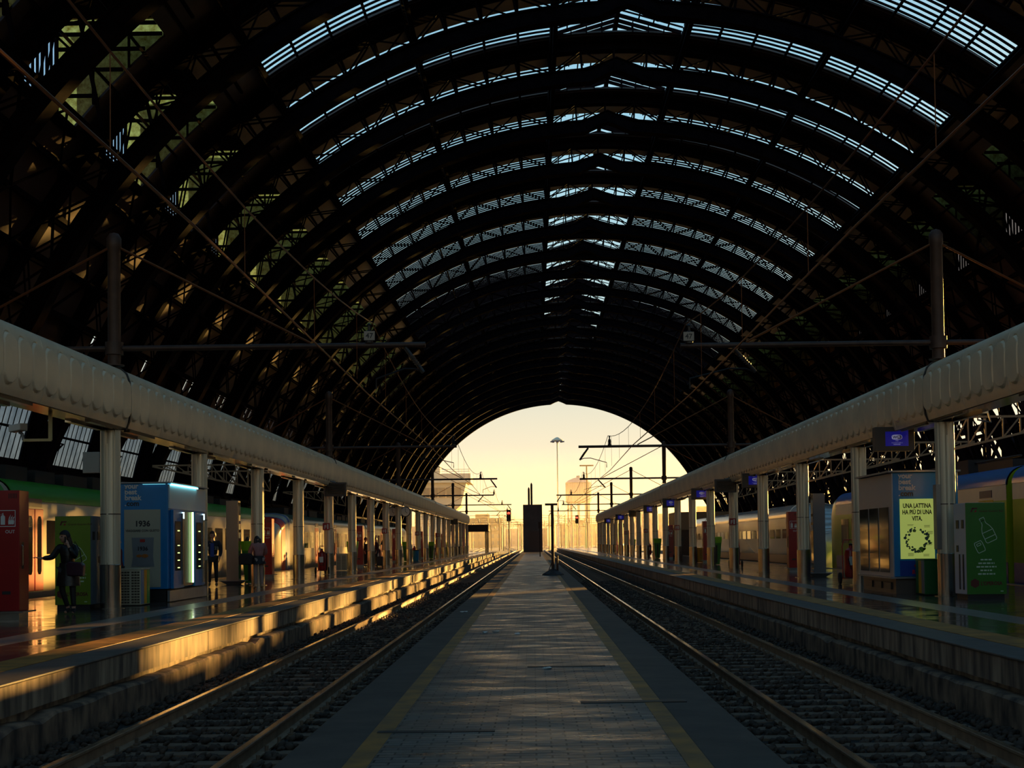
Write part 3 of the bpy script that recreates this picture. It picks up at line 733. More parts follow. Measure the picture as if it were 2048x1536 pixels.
# ------------------------------------------------------------ trains
def car_profile(hw, zb, zs, zt, r=0.5, dd=False):
    """outline of a carriage cross-section, counter-clockwise, flat sides and rounded roof"""
    p = [(-hw*0.86, zb), (hw*0.86, zb), (hw, zb+0.25), (hw, zs)]
    for i in range(1, 7):
        t = i/7*math.pi/2; p.append((hw - r*1.15*(1-math.cos(t)), zs + (zt-zs)*math.sin(t)*0.9))
    p.append((hw*0.35, zt))
    return p + [(-x, z) for x, z in reversed(p[2:])]
def loft(mb, prof, stations, mi=0):
    """stations: (y, scale_x, dz_top scale)"""
    n = len(prof); o = len(mb.v); zb = min(z for _, z in prof)
    for y, sx, sz in stations:
        for x, z in prof: mb.v.append((x*sx, y, zb+(z-zb)*sz))
    for i in range(len(stations)-1):
        for j in range(n):
            k = (j+1) % n; a = o+i*n+j; c = o+i*n+k; mb.f.append((a, a+n, c+n, c) if False else (a, c, c+n, a+n)); mb.m.append(mi)
    mb.f.append(tuple(o+j for j in reversed(range(n)))); mb.f.append(tuple(o+(len(stations)-1)*n+j for j in range(n))); mb.m += [mi, mi]
def train(name, lab, X, s, y0, y1, zs, zt, ncar, mats, nose0, nose1, doors=True, stripes=(), win=(1.75, 2.7), noselen=3.2, roofgear=True, doorh=(0.75, 3.0), wrap=None, hw=1.42, door_mi=None, wins=True, darkband=True):
    """s: +1 when the visible side faces +x"""
    body, roof, dmat, glass, under = mats
    root = thing(name, lab, 'train', (X, 0, 0)); L_ = (y1-y0)/ncar
    for c in range(ncar):
        a = y0+c*L_+0.25; e = y0+(c+1)*L_-0.25
        prof = car_profile(hw, 0.35, zs, zt)
        st = [(a, 1, 1), (e, 1, 1)]
        if c == 0 and nose0: st = [(a, 0.55, 0.5), (a+0.25, 0.75, 0.62), (a+noselen*0.35, 0.92, 0.85), (a+noselen*0.7, 0.99, 0.97), (a+noselen, 1, 1), (e, 1, 1)]
        if c == ncar-1 and nose1: st = st[:-1] + [(e-noselen, 1, 1), (e-noselen*0.7, 0.99, 0.97), (e-noselen*0.35, 0.92, 0.85), (e-0.25, 0.75, 0.62), (e, 0.55, 0.5)]
        b = MB(); loft(b, prof, st); b.build('car_body', body, root, smooth=True)
        ra, re = (a+(noselen if c == 0 and nose0 else 0), e-(noselen if c == ncar-1 and nose1 else 0))
        # roof skin
        b = MB(); rp = [(x*1.012, z+0.01) for x, z in prof if z >= zs-0.01]
        inn = [(x*0.96, z-0.03) for x, z in reversed(rp)]
        b.extr(rp+inn, ra, re); b.build('roof', roof, root, smooth=True)
        xs = s*(hw+0.004)
        for (z0, z1, mt, nm) in stripes:
            b = MB(); b.box(min(xs, xs-s*0.02), max(xs, xs-s*0.02), ra, re, z0, z1); b.build(nm, mt, root)
        if darkband:
            b = MB(); xo = s*(hw+0.01); nW = int((re-ra)/1.9)
            for i in range(nW):
                yy = ra+0.6+i*1.9
                b = MB(); b.box(min(xo, xo-s*0.03), max(xo, xo-s*0.03), yy, yy+1.35, win[0], win[1]); b.build('window', glass, root)
        if doors:
            for f in (0.05, 0.56):
                yd = ra+(re-ra)*f; xo = s*(hw+0.02)
                b = MB()
                for q in (0, 0.68): b.box(min(xo, xo-s*0.05), max(xo, xo-s*0.05), yd+q, yd+q+0.64, doorh[0], doorh[1])
                d = b.build('door', dmat, root, bevel=0.02)
                b = MB(); xg = s*(hw+0.03)
                for q in (0, 0.68):
                    pr = []
                    for i in range(16):
                        t = 2*math.pi*i/16; pr.append((yd+q+0.32+0.15*max(-1, min(1, 1.3*math.cos(t))), doorh[0]+1.25+0.8*max(-1, min(1, 1.25*math.sin(t)))))
                    b.extr(pr, min(xg, xg-s*0.02), max(xg, xg-s*0.02), ax='x')
                b.build('door_window', glass, d)
                b = MB(); b.box(min(xo, xo-s*0.04), max(xo, xo-s*0.04), yd+0.1, yd+1.2, doorh[1]+0.06, doorh[1]+0.28); b.build('destination_panel', M('panel_blue', hx(24, 26, 70), 0.3), d)
        # bogies + underframe
        b = MB(); b.box(-1.1, 1.1, a+0.6, e-0.6, 0.1, 0.45); b.build('underframe', under, root)
        for yb in (a+3.2, e-3.2):
            b = MB()
            for dy in (-1.1, 1.1):
                for sx in (-1, 1):
                    w_ = MB(); w_.lathe([(0.44, -0.06), (0.46, 0.06), (0.1, 0.1)], (0, 0, 0), 20)
                    for v in w_.v: pass
                    b.add([(sx*0.78+z*sx, yb+dy+x, 0.29+y-0.0) for x, y, z in w_.v], w_.f)
            b.box(-1.2, 1.2, yb-1.7, yb+1.7, 0.28, 0.5)
            b.build('bogie', under, root)
        if roofgear:
            b = MB(); rr = random.Random(c+int(y0))
            y = ra+1
            while y < re-3:
                l = rr.uniform(1.2, 3.2); h = rr.uniform(0.2, 0.42); b.box(-0.85, 0.85, y, y+l, zt-0.08, zt+h); y += l+rr.uniform(0.3, 1.2)
            b.tube([(-0.6, ra+1, zt+0.3), (-0.6, re-1, zt+0.3)], 0.04, 6)
            b.build('roof_equipment', under, root)
        if c < ncar-1:
            b = MB(); b.box(-1.2, 1.2, e-0.05, e+0.55, 0.5, zs+0.2); b.build('gangway', BLACK, root)
    return root
TW = M('train_cream', hx(222, 212, 186), 0.22, 0.0, 0.1, 0.6); TG = M('train_green', hx(52, 150, 20), 0.3); TR = M('train_red', hx(190, 18, 18), 0.28)
TGL = M('train_glass', hx(20, 20, 24), 0.06, 0.0); TU = M('underframe_dark', hx(28, 25, 25), 0.7); TLG = M('train_lime', hx(134, 170, 24), 0.28); TB = M('train_blue', hx(14, 88, 168), 0.3)
TSIL = M('train_silver', hx(196, 194, 190), 0.18, 0.45); TST = M('train_mauve_stripe', hx(92, 44, 58), 0.3); TBL2 = M('train_navy', hx(28, 40, 104), 0.3); TDK = M('train_dark_green', hx(38, 70, 40), 0.3)
TYD = M('train_yellow_door', hx(190, 160, 30), 0.3)
t1 = train('commuter_train', 'cream commuter train with green roof and red doors behind the first hydrant tower', -15.1, 1, 17.0, 71.6, 3.2, 3.85, 3, (TW, TG, TR, TGL, TU), False, True)
t2 = train('commuter_train', 'white commuter train coupled beyond the green-roofed one, with red and blue nose', -15.1, 1, 72.4, 148, 3.15, 3.75, 4, (TW, TDK, TR, TGL, TU), True, True, roofgear=True, noselen=3.6)
pr_ = car_profile(1.42, 0.35, 3.15, 3.75)
b = MB(); loft(b, pr_, [(72.65+1.26, 0.932, 0.858), (72.65+2.0, 0.972, 0.925)]); b.build('red_band', M('livery_red', hx(220, 20, 20), 0.3), t2)
b = MB(); loft(b, pr_, [(72.65+2.0, 0.972, 0.925), (72.65+3.1, 1.008, 0.992)]); b.build('blue_band', M('livery_blue', hx(10, 70, 150), 0.3), t2)
t3 = train('commuter_train', 'lime green commuter train with blue roof behind the green recycling kiosk', 15.1, -1, 14.0, 63.5, 3.4, 4.0, 2, (TLG, TB, TYD, TGL, TU), False, True,
           stripes=((2.95, 3.45, TW, 'white_stripe'), (0.45, 1.15, TBL2, 'blue_skirt')), win=(1.7, 2.75), noselen=2.2)
t4 = train('intercity_train', 'silver intercity train with mauve lower stripe and rounded nose', 15.1, -1, 66.5, 122, 3.05, 3.8, 4, (TSIL, TSIL, TSIL, TGL, TU), True, True,
           doors=False, stripes=((0.6, 1.05, TST, 'mauve_stripe'),), win=(1.95, 2.45), noselen=5.5, roofgear=False)

# ------------------------------------------------------------ platform furniture
GP, BP = 'green-train', 'blue-train'
def tower(x, y, lab, big=False):
    root = thing('hydrant_tower', lab, 'hydrant tower', (x, y, PZ), 0, 'red hydrant towers')
    w_, d_, h_ = 0.22, 0.24, 2.42
    b = MB(); b.box(-w_, w_, -d_, d_, 0.17, h_); b.build('red_casing', RED, root, bevel=0.01)
    b = MB(); b.box(-w_-0.1, w_+0.1, -d_-0.1, d_+0.1, 0.14, 0.168); b.box(-w_+0.01, w_-0.01, -d_+0.01, d_-0.01, 0, 0.14); b.build('plinth', STAINLESS if big else GREY, root)
    b = MB(); F_ = -d_-0.003
    def fr(x0, x1, z0, z1, t=0.012): b.box(x0, x1, F_-0.002, F_, z0, z0+t); b.box(x0, x1, F_-0.002, F_, z1-t, z1); b.box(x0, x0+t, F_-0.002, F_, z0, z1); b.box(x1-t, x1, F_-0.002, F_, z0, z1)
    fr(-0.17, 0.15, 1.74, 2.05)
    b.extr([(-0.125, 1.78), (-0.045, 1.78), (-0.045, 1.93), (-0.065, 1.955), (-0.105, 1.955), (-0.125, 1.93)], F_-0.003, F_); b.box(-0.095, -0.075, F_-0.003, F_, 1.955, 1.99); b.bar((-0.13, F_, 1.96), (-0.075, F_, 2.0), 0.014, 0.004)
    for i in range(3):
        xx = 0.02+i*0.035; b.extr([(xx, 1.78), (xx+0.03, 1.79), (xx+0.035, 1.84), (xx+0.02, 1.88), (xx+0.045, 1.97-0.02*i), (xx+0.01, 1.91), (xx-0.005, 1.83)], F_-0.003, F_)
    b.text('OUT', 0.085, (0.14, F_-0.003, 1.62), align='RIGHT', bold=0.01)
    b.build('pictogram', WHITE, root)
    b = MB()
    for i in range(6): b.box(0.02+i*0.028, 0.032+i*0.028, F_-0.002, F_+0.001, 2.27, 2.36)
    b.box(-0.16, -0.15, F_-0.002, F_+0.001, 2.27, 2.36); b.box(-0.1, 0.06, F_-0.002, F_+0.001, 0.48, 0.54)
    sx = 1 if x < 0 else -1; xs = sx*(w_+0.002)
    b.box(min(xs, xs-sx*0.01), max(xs, xs-sx*0.01), -0.12, -0.02, 0.95, 1.45)
    b.build('vent_slots', BLACK, root)
    b = MB(); b.tube([(xs, -0.15, 1.0), (xs+sx*0.03, -0.15, 1.02), (xs+sx*0.03, -0.15, 1.38), (xs, -0.15, 1.4)], 0.01, 6); b.build('pull_handle', STAINLESS, root)
    return root
for i, (x, y, t) in enumerate([(-9.8, 25.4, 'beside the woman on the phone'), (-10.75, 54.6, 'behind the woman in the pink jacket'), (-10.05, 78, 'just before the two dark figures'),
        (-9.8, 96, 'third after the pink jacket woman'), (-9.95, 119, 'fourth after the pink jacket woman'), (-9.7, 136, 'fifth after the pink jacket woman'), (-10.3, 152, 'farthest but one of the row'), (-10.1, 176, 'farthest of the row')]):
    tower(x, y, 'red hydrant tower on the green-train platform, ' + t, i == 0)
for x, y, t in [(10.45, 54.4, 'behind the grey information totem'), (9.98, 78, 'second one from the lit vending kiosk'), (9.6, 95, 'third one from the lit vending kiosk'), (9.85, 118, 'fourth from the lit vending kiosk'),
        (9.4, 136, 'fifth from the lit vending kiosk'), (10.5, 186, 'farthest of the row')]:
    tower(x, y, 'red hydrant tower on the blue-train platform, ' + t)

def trolley(x, y, lab, rz=0.0, cone=False):
    root = thing('fire_extinguisher_trolley', lab, 'fire extinguisher', (x, y, PZ), rz, 'wheeled fire extinguishers')
    b = MB(); b.lathe([(0.02, 0.16), (0.17, 0.2), (0.19, 0.3), (0.19, 0.85), (0.16, 0.98), (0.06, 1.05), (0.05, 1.12)], (0, 0, 0), 20); b.build('cylinder', RED, root, smooth=True)
    b = MB(); b.tube([(-0.2, 0.16, 0.15), (-0.2, 0.2, 1.1), (-0.14, 0.24, 1.28), (0.14, 0.24, 1.28), (0.2, 0.2, 1.1), (0.2, 0.16, 0.15)], 0.016, 8); b.tube([(-0.3, 0.1, 0.17), (0.3, 0.1, 0.17)], 0.014, 6); b.build('frame', RED, root, smooth=True)
    for s in (-1, 1):
        b = MB(); b.add([(s*(0.3+z), 0.1+xx, 0.17+yy) for xx, yy, z in MB().lathe([(0.1, -0.03), (0.17, -0.025), (0.17, 0.025), (0.1, 0.03)], (0, 0, 0), 18).v], MB().lathe([(0.1, -0.03), (0.17, -0.025), (0.17, 0.025), (0.1, 0.03)], (0, 0, 0), 18).f); b.build('wheel', RUBBER, root, smooth=True)
    b = MB(); b.tube([(0.03, -0.03, 1.1), (0.12, -0.16, 1.0), (0.16, -0.2, 0.7), (0.1, -0.21, 0.4), (-0.05, -0.2, 0.45), (-0.12, -0.2, 0.75)], 0.014, 6); b.lathe([(0.05, 1.1), (0.06, 1.16), (0.02, 1.18)], (0, 0, 0), 10); b.build('hose', BLACK, root, smooth=True)
    b = MB(); b.box(-0.09, 0.09, -0.197, -0.19, 0.55, 0.8); b.build('label_plate', WHITE, root)
    if cone:
        b = MB(); b.bar((0.3, -0.1, 0.05), (0.3, -0.1, 1.35), 0.03); b.extr([(0.14, 1.3), (0.46, 1.3), (0.3, 1.62)], -0.12, -0.09); b.build('warning_triangle', BLACK, root)
for i, (x, y, t) in enumerate([(-9.72, 38.4, 'behind the second canopy pillar beside the blue kiosk'), (-9.55, 60.9, 'at the pillar under the hanging black screen'), (-10.0, 86.8, 'past the two dark figures'), (-9.85, 111.5, 'next to the turquoise bin far along'), (-9.7, 127, 'farthest one')]):
    trolley(x, y, 'red wheeled extinguisher on the green-train platform, ' + t, 0.3 if i == 0 else 0, i == 2)
for i, (x, y, t) in enumerate([(9.15, 39.0, 'between the lit kiosk and the grey totem'), (9.62, 64.3, 'at the pillar past the first hydrant tower'), (10.1, 94.5, 'with a triangular sign'), (9.7, 113.5, 'beyond the one with the triangular sign'), (9.8, 150, 'farthest one')]):
    trolley(x, y, 'red wheeled fire extinguisher on the blue-train platform, ' + t, 0, i == 2)

def tapered_bin(x, y, lab, h=1.5):
    root = thing('litter_bin', lab, 'bin', (x, y, PZ), 0, 'tall green tapered bins')
    b = MB(); n = 4
    b.add([(-0.17, -0.15, 0.03), (0.17, -0.15, 0.03), (0.17, 0.15, 0.03), (-0.17, 0.15, 0.03), (-0.27, -0.22, h-0.32), (0.27, -0.22, h-0.32), (0.27, 0.22, h-0.32), (-0.27, 0.22, h-0.32)], [(3, 2, 1, 0), (4, 5, 6, 7), (0, 1, 5, 4), (1, 2, 6, 5), (2, 3, 7, 6), (3, 0, 4, 7)])
    b.build('body', DGREEN, root, bevel=0.02)
    b = MB(); b.add([(-0.27, -0.225, h-0.34), (0.27, -0.225, h-0.34), (0.27, 0.225, h-0.34), (-0.27, 0.225, h-0.34), (-0.3, -0.25, h), (0.3, -0.25, h), (0.3, 0.25, h), (-0.3, 0.25, h)], [(3, 2, 1, 0), (4, 5, 6, 7), (0, 1, 5, 4), (1, 2, 6, 5), (2, 3, 7, 6), (3, 0, 4, 7)])
    b.build('hood', LIME, root, bevel=0.02)
    b = MB(); b.add([(-0.05, -0.163, 0.1), (0.05, -0.163, 0.1), (0.05, -0.23, h-0.45), (-0.05, -0.23, h-0.45), (-0.05, -0.15, 0.1), (0.05, -0.15, 0.1), (0.05, -0.215, h-0.45), (-0.05, -0.215, h-0.45)], [(0, 1, 2, 3), (7, 6, 5, 4), (0, 3, 7, 4), (1, 5, 6, 2), (3, 2, 6, 7), (0, 4, 5, 1)])
    b.build('dark_slot_panel', BLACK, root)
for x, y, t in [(-9.98, 47.6, 'between the two women'), (-9.62, 71.8, 'behind the cream slatted bin'), (-9.75, 103.5, 'next to a turquoise bin'), (-9.2, 121, 'fourth along from the women'), (-9.75, 150, 'farthest one')]:
    tapered_bin(x, y, 'tall green tapered litter bin on the green-train platform, ' + t)
for x, y, t in [(9.7, 71.9, 'first past the grey totem'), (9.3, 101.5, 'second past the grey totem'), (9.6, 131, 'third past the grey totem'), (10.2, 160, 'farthest, above a small blue bin')]:
    tapered_bin(x, y, 'tall green tapered litter bin on the blue-train platform, ' + t)

def gridbin(x, y, lab, mats, w_=0.5, d_=0.75, h_=0.82, cat='recycling bin', grid=True):
    root = thing('recycling_bin', lab, cat, (x, y, PZ), 0)
    b = MB(); b.box(-w_/2, w_/2, 0, d_, 0.02, h_); b.build('body', mats[0], root, bevel=0.01)
    b = MB(); b.box(-w_/2-0.01, w_/2+0.01, -0.01, d_+0.01, h_, h_+0.03); b.build('rim', mats[0], root)
    if grid:
        b = MB()
        for c in range(2):
            for r in range(12):
                x0 = -w_/2+0.04+c*(w_/2-0.01); z0 = 0.06+r*0.062
                for q in range(3): b.box(x0+q*0.065, x0+q*0.065+0.05, -0.012, 0.005, z0, z0+0.035)
        b.build('grille', M('bin_shadow_metal', hx(90, 80, 68), 0.4, 0.4), root)
    for k, m in enumerate(mats[1:]):
        for s in (-1, 1):
            b = MB(); a0 = 0.02+(d_-0.04)*k/len(mats[1:]); a1 = 0.02+(d_-0.04)*(k+1)/len(mats[1:])-0.02
            xx = s*(w_/2+0.008); b.box(min(xx, xx-s*0.02), max(xx, xx-s*0.02), a0, a1, 0.04, h_-0.01)
            b.build('colour_strip', m, root)
gridbin(-9.17, 30.7, 'cream grille recycling bin with blue, yellow and green sides before the kiosk', [CREAMB, M('strip_blue', hx(90, 130, 170), 0.4), YELB, M('strip_green', hx(40, 150, 60), 0.4)], 0.48, 0.72)
gridbin(9.17, 30.78, 'green, yellow and grey recycling bin in front of the lit poster', [M('strip_darkgreen', hx(20, 90, 40), 0.4), GREY, YELB, M('strip_green2', hx(20, 96, 44), 0.4)], 0.56, 0.72, 0.8, grid=False)
gridbin(-9.85, 69.2, 'cream slatted bin beside the tall green bin on the green-train platform', [CREAMB, YELB], 0.55, 0.5, 0.85)
gridbin(9.75, 79.6, 'orange-yellow slatted bin beside a pillar on the blue-train platform', [YELB, YELB], 0.62, 0.6, 0.85)
for x, y, s_, t in [(-9.4, 107.6, 'green', 'next to a tall green bin'), (9.85, 117, 'blue', 'beside the fourth hydrant tower'), (10.1, 156, 'blue', 'farthest one')]:
    root = thing('litter_bin', 'small round turquoise bin on the %s-train platform, %s' % (s_, t), 'bin', (x, y, PZ))
    b = MB(); b.lathe([(0.22, 0), (0.24, 0.05), (0.26, 0.78), (0.24, 0.8)], (0, 0, 0), 18); b.build('drum', BLUEB, root, smooth=True)
    b = MB(); b.lathe([(0.27, 0.78), (0.27, 0.84), (0.15, 0.86)], (0, 0, 0), 18); b.build('lid', BLACK, root, smooth=True)

def totem(x, y, lab, mirror_side, front):
    root = thing('information_totem', lab, 'information totem', (x, y, PZ))
    b = MB(); b.box(-0.21, 0.21, -0.2, 0.2, 0.14, 2.9); b.build('body', front, root, bevel=0.01)
    b = MB(); xx = mirror_side*0.214; b.box(min(xx, xx-mirror_side*0.01), max(xx, xx-mirror_side*0.01), -0.18, 0.18, 0.2, 2.84); b.build('glossy_side_panel', M('mirror_panel', hx(170, 165, 150), 0.06, 0.9), root)
    b = MB(); b.add([(-0.2, -0.2, 0), (0.2, -0.2, 0), (0.2, 0.2, 0), (-0.2, 0.2, 0), (-0.4, -0.3, 0.12), (0.4, -0.3, 0.12), (0.4, 0.3, 0.12), (-0.4, 0.3, 0.12)], [(3, 2, 1, 0), (4, 5, 6, 7), (0, 1, 5, 4), (1, 2, 6, 5), (2, 3, 7, 6), (3, 0, 4, 7)]); b.box(-0.44, 0.44, -0.34, 0.34, 0.12, 0.14); b.build('base', GREY, root)
    b = MB()
    for z in (1.6, 1.9, 2.2): b.box(min(xx, xx+mirror_side*0.004), max(xx, xx+mirror_side*0.004), -0.14, 0.14, z, z+0.2)
    b.build('notice', M('notice_paper', hx(215, 210, 190), 0.6), root)
totem(-10.42, 46.9, 'tall beige information totem behind the man in the dark jacket', 1, M('totem_beige', hx(150, 134, 116), 0.4, 0.3))
totem(9.95, 47.2, 'tall dark grey information totem with a mirror side on the blue-train platform', -1, M('totem_grey', hx(96, 98, 104), 0.4, 0.3))

# bottle outline used on the recycling machines
def bottle(mb, x, y, z, sc, rot, can=True, mi=0):
    pts = [(-0.06, 0.62), (-0.06, 0.52), (-0.13, 0.4), (-0.17, 0.28), (-0.17, 0.0), (-0.14, -0.04), (0.14, -0.04), (0.17, 0.0), (0.17, 0.28), (0.13, 0.4), (0.06, 0.52), (0.06, 0.62)]
    def T(p): c, s = math.cos(rot), math.sin(rot); return (x+(p[0]*c-p[1]*s)*sc, y, z+(p[0]*s+p[1]*c)*sc)
    def path(ps, close=True):
        q = ps+[ps[0]] if close else ps
        for a, c in zip(q[:-1], q[1:]): mb.bar(T(a), T(c), 0.012, 0.004, mi=mi, up=(0, 1, 0))
    path(pts); path([(-0.07, 0.62), (0.07, 0.62), (0.07, 0.7), (-0.07, 0.7)]); path([(-0.17, 0.28), (0.17, 0.28)], False); path([(-0.17, 0.1), (0.17, 0.1)], False)
    if can: path([(-0.5, 0.12), (-0.3, 0.12), (-0.28, 0.05), (-0.28, -0.15), (-0.3, -0.2), (-0.5, -0.2), (-0.52, -0.15), (-0.52, 0.05)]); path([(-0.46, 0.06), (-0.34, 0.06), (-0.34, 0.0), (-0.46, 0.0)])
def emblem(mb, x, y, z, r, mi):
    """small station-operator mark: two slanted strokes with a tail"""
    mb.extr([(x, z), (x+r*0.5, z), (x+r, z+r*1.3), (x+r*0.5, z+r*1.3)], y-0.003, y, mi); mb.extr([(x+r*0.6, z+r*0.9), (x+r*2.0, z+r*0.9), (x+r*2.2, z+r*1.3), (x+r*0.8, z+r*1.3)], y-0.003, y, mi)
    mb.extr([(x+r*1.1, z), (x+r*1.8, z), (x+r*1.9, z+r*0.45), (x+r*1.5, z+r*0.6)], y-0.003, y, mi+1)

def recycler(xl, xr, y, h, lab, front, sidecol, s, wtext):
    root = thing('recycling_machine', lab, 'recycling machine', (0, 0, 0)); d_ = 0.8
    b = MB(); b.box(xl, xr, y, y+d_, PZ+0.1, PZ+h); b.build('cabinet', sidecol, root, bevel=0.015)
    b = MB(); b.box(xl+0.03, xr-0.03, y+0.03, y+d_-0.03, PZ, PZ+0.1); b.build('plinth', BLACK, root)
    b = MB(); b.box(xl, xr, y-0.02, y, PZ+0.11, PZ+h-0.005); fp = b.build('printed_front', front, root)
    b = MB(); F_ = y-0.022; cx = (xl+xr)/2
    if s < 0: bottle(b, cx+0.18, F_, PZ+1.05, 0.8, 0.55, False, 0)
    else: bottle(b, cx+0.12, F_, PZ+1.25, 0.72, 0.42, True, 0)
    lines = wtext
    rt = random.Random(len(lines)); xc = cx+(0.12 if s < 0 else 0)
    for i, l in enumerate(lines):
        x_ = xc-0.02*len(l)*0.5; xe = xc+0.02*len(l)*0.5
        while x_ < xe: q_ = rt.uniform(0.03, 0.08); b.box(x_, min(x_+q_, xe), F_-0.003, F_, PZ+0.82-0.075*i, PZ+0.85-0.075*i); x_ += q_+0.018
    b.box(xr-0.13, xr-0.07, F_-0.003, F_, PZ+0.16, PZ+0.18)
    b.build('white_lettering', M('pale_print', hx(200, 214, 190), 0.5), fp)
    b = MB(); b.text("L'OPEROSA", 0.105, (cx-0.13, F_-0.003, PZ+0.3), bold=0.04, mi=0, cond=0.85)
    hexp = [(cx-0.25+0.1*math.cos(math.pi/3*i+0.52), PZ+0.34+0.1*math.sin(math.pi/3*i+0.52)) for i in range(6)]
    b.extr(hexp, F_-0.003, F_, 0); emblem(b, xl+0.1, F_, PZ+h-0.2, 0.07, 0)
    b.text('Grandi Stazioni Rail', 0.065, (xl+0.28, F_-0.003, PZ+h-0.2), mi=0)
    b.build('dark_lettering', [M('dark_red_print', hx(92, 24, 18), 0.5), M('red_print', hx(150, 20, 20), 0.5)], fp)
    b = MB(); xs = xr if s < 0 else xl; q = 1 if s < 0 else -1
    def pan(y0, y1, z0, z1): b.box(min(xs, xs+q*0.012), max(xs, xs+q*0.012), y0, y1, PZ+z0, PZ+z1)
    pan(y+0.12, y+0.26, 1.5, 1.68); pan(y+0.45, y+0.62, 1.5, 1.68); 
    if s > 0: pan(y+0.15, y+0.22, 0.2, 0.95); pan(y+0.4, y+0.47, 0.2, 0.95)
    pan(y+0.5, y+0.62, 1.0, 1.14); b.build('bottle_slot', BLACK, root)
    return root
recycler(-10.32, -9.56, 29.15, 2.02, 'green bottle recycling machine behind the woman on the phone', GREENK, M('side_greyblue', hx(112, 122, 132), 0.4, 0.3), -1, ['x'*12, 'x'*17, 'x'*16, 'x'*13])
recycler(9.12, 9.95, 28.5, 2.04, 'dark green bottle recycling machine beside the lit vending kiosk', GREEND, M('side_white', hx(190, 196, 206), 0.4, 0.1), 1, ['x'*12, 'x'*17, 'x'*21, 'x'*13, 'x'*18])

# vending kiosks
def led_strip(root, p, q, col, name, w_=0.03, st=6.0, em=None):
    b = MB(); b.bar(p, q, w_, w_); return b.build(name, M(em or name, col, 0.4, emit=col, estr=st), root)
def ybb(b, x, y, z, sz=0.172):
    for i, t in enumerate(('your', 'best', 'break')): b.text(t, sz, (x, y, z-0.139*i), mi=0, bold=0.035)
    b.text('.', sz, (x, y, z-0.139*3), mi=0, bold=0.035); b.text('com', sz, (x+0.045, y, z-0.139*3), mi=1, bold=0.035)
# --- kiosk on the green-train platform
K = thing('vending_kiosk', 'bright blue vending kiosk with crisp poster and lit machines on the green-train platform', 'kiosk', (0, 0, 0))
x0, x1, y0, y1 = -10.25, -8.76, 32.35, 36.0; H = 2.86
b = MB(); b.box(x0, x1, y0, y1, PZ+0.32, PZ+H); b.build('housing', BLUEK, K, bevel=0.02)
b = MB(); b.box(x0+0.06, x1-0.06, y0+0.06, y1-0.06, PZ, PZ+0.3); b.build('plinth', BLACK, K)
b = MB(); b.box(x1-0.02, x1+0.04, y0+0.02, y1, PZ+0.02, PZ+0.28); 
b.build('steel_kick_panel', GREY, K)
b = MB(); b.box(x0-0.03, x1+0.1, y0-0.04, y1+0.04, PZ+H, PZ+H+0.03); b.build('roof_plate', GREY, K)
b = MB(); b.box(x1, x1+0.03, y0+0.05, y1-0.03, PZ+2.25, PZ+H-0.03); b.build('white_fascia', M('fascia_white', hx(190, 200, 204), 0.4), K)
led_strip(K, (x1+0.06, y0+0.1, PZ+H-0.03), (x1+0.06, y1-1.0, PZ+H-0.03), (0.25, 0.9, 1.0), 'cyan_strip_light', 0.03, 4.0)
led_strip(K, (x0+0.9, y0-0.025, PZ+H-0.025), (x1-0.05, y0-0.025, PZ+H-0.025), (0.25, 0.9, 1.0), 'cyan_strip_light', 0.012, 0.5, 'cyan_dim')
F_ = y0-0.003
b = MB(); b.box(-9.8, -8.93, F_-0.015, F_, PZ+0.37, PZ+2.23); po = b.build('poster', M('poster_grey', hx(176, 170, 150), 0.12), K)
b = MB(); ybb(b, -9.79, F_-0.003, PZ+2.74); b.text('1936', 0.185, (-9.36, F_-0.02, PZ+1.83), align='CENTER', mi=1, bold=0.04); b.text('VIAGGIARE CON GUSTO', 0.072, (-9.36, F_-0.02, PZ+1.7), align='CENTER', mi=1, bold=0.03)
b.build('lettering', [M('sign_white', hx(214, 206, 196), 0.5), M('sign_black', hx(34, 32, 34), 0.5)], po)
b = MB(); bag = [(-9.63, PZ+0.86), (-9.08, PZ+0.86), (-9.11, PZ+1.1), (-9.09, PZ+1.56), (-9.62, PZ+1.56), (-9.59, PZ+1.1)]; b.extr(bag, F_-0.022, F_-0.014, 0); b.box(-9.42, -9.3, F_-0.028, F_-0.02, PZ+1.45, PZ+1.52, 1)
b.text('1936', 0.13, (-9.36, F_-0.026, PZ+1.25), align='CENTER', mi=2, bold=0.03)
b.extr([(-9.44+0.07*math.cos(t), PZ+1.12+0.035*math.sin(t)) for t in [i*0.5236 for i in range(12)]], F_-0.027, F_-0.02, 3); b.extr([(-9.3+0.08*math.cos(t), PZ+1.12+0.045*math.sin(t)) for t in [i*0.5236 for i in range(12)]], F_-0.029, F_-0.02, 3)
b.build('crisp_bag_picture', [M('bag_grey', hx(120, 122, 126), 0.5), M('bag_red', hx(170, 40, 30), 0.5), BLACK, M('crisp_orange', hx(170, 96, 30), 0.5)], po)
xs = x1+0.005
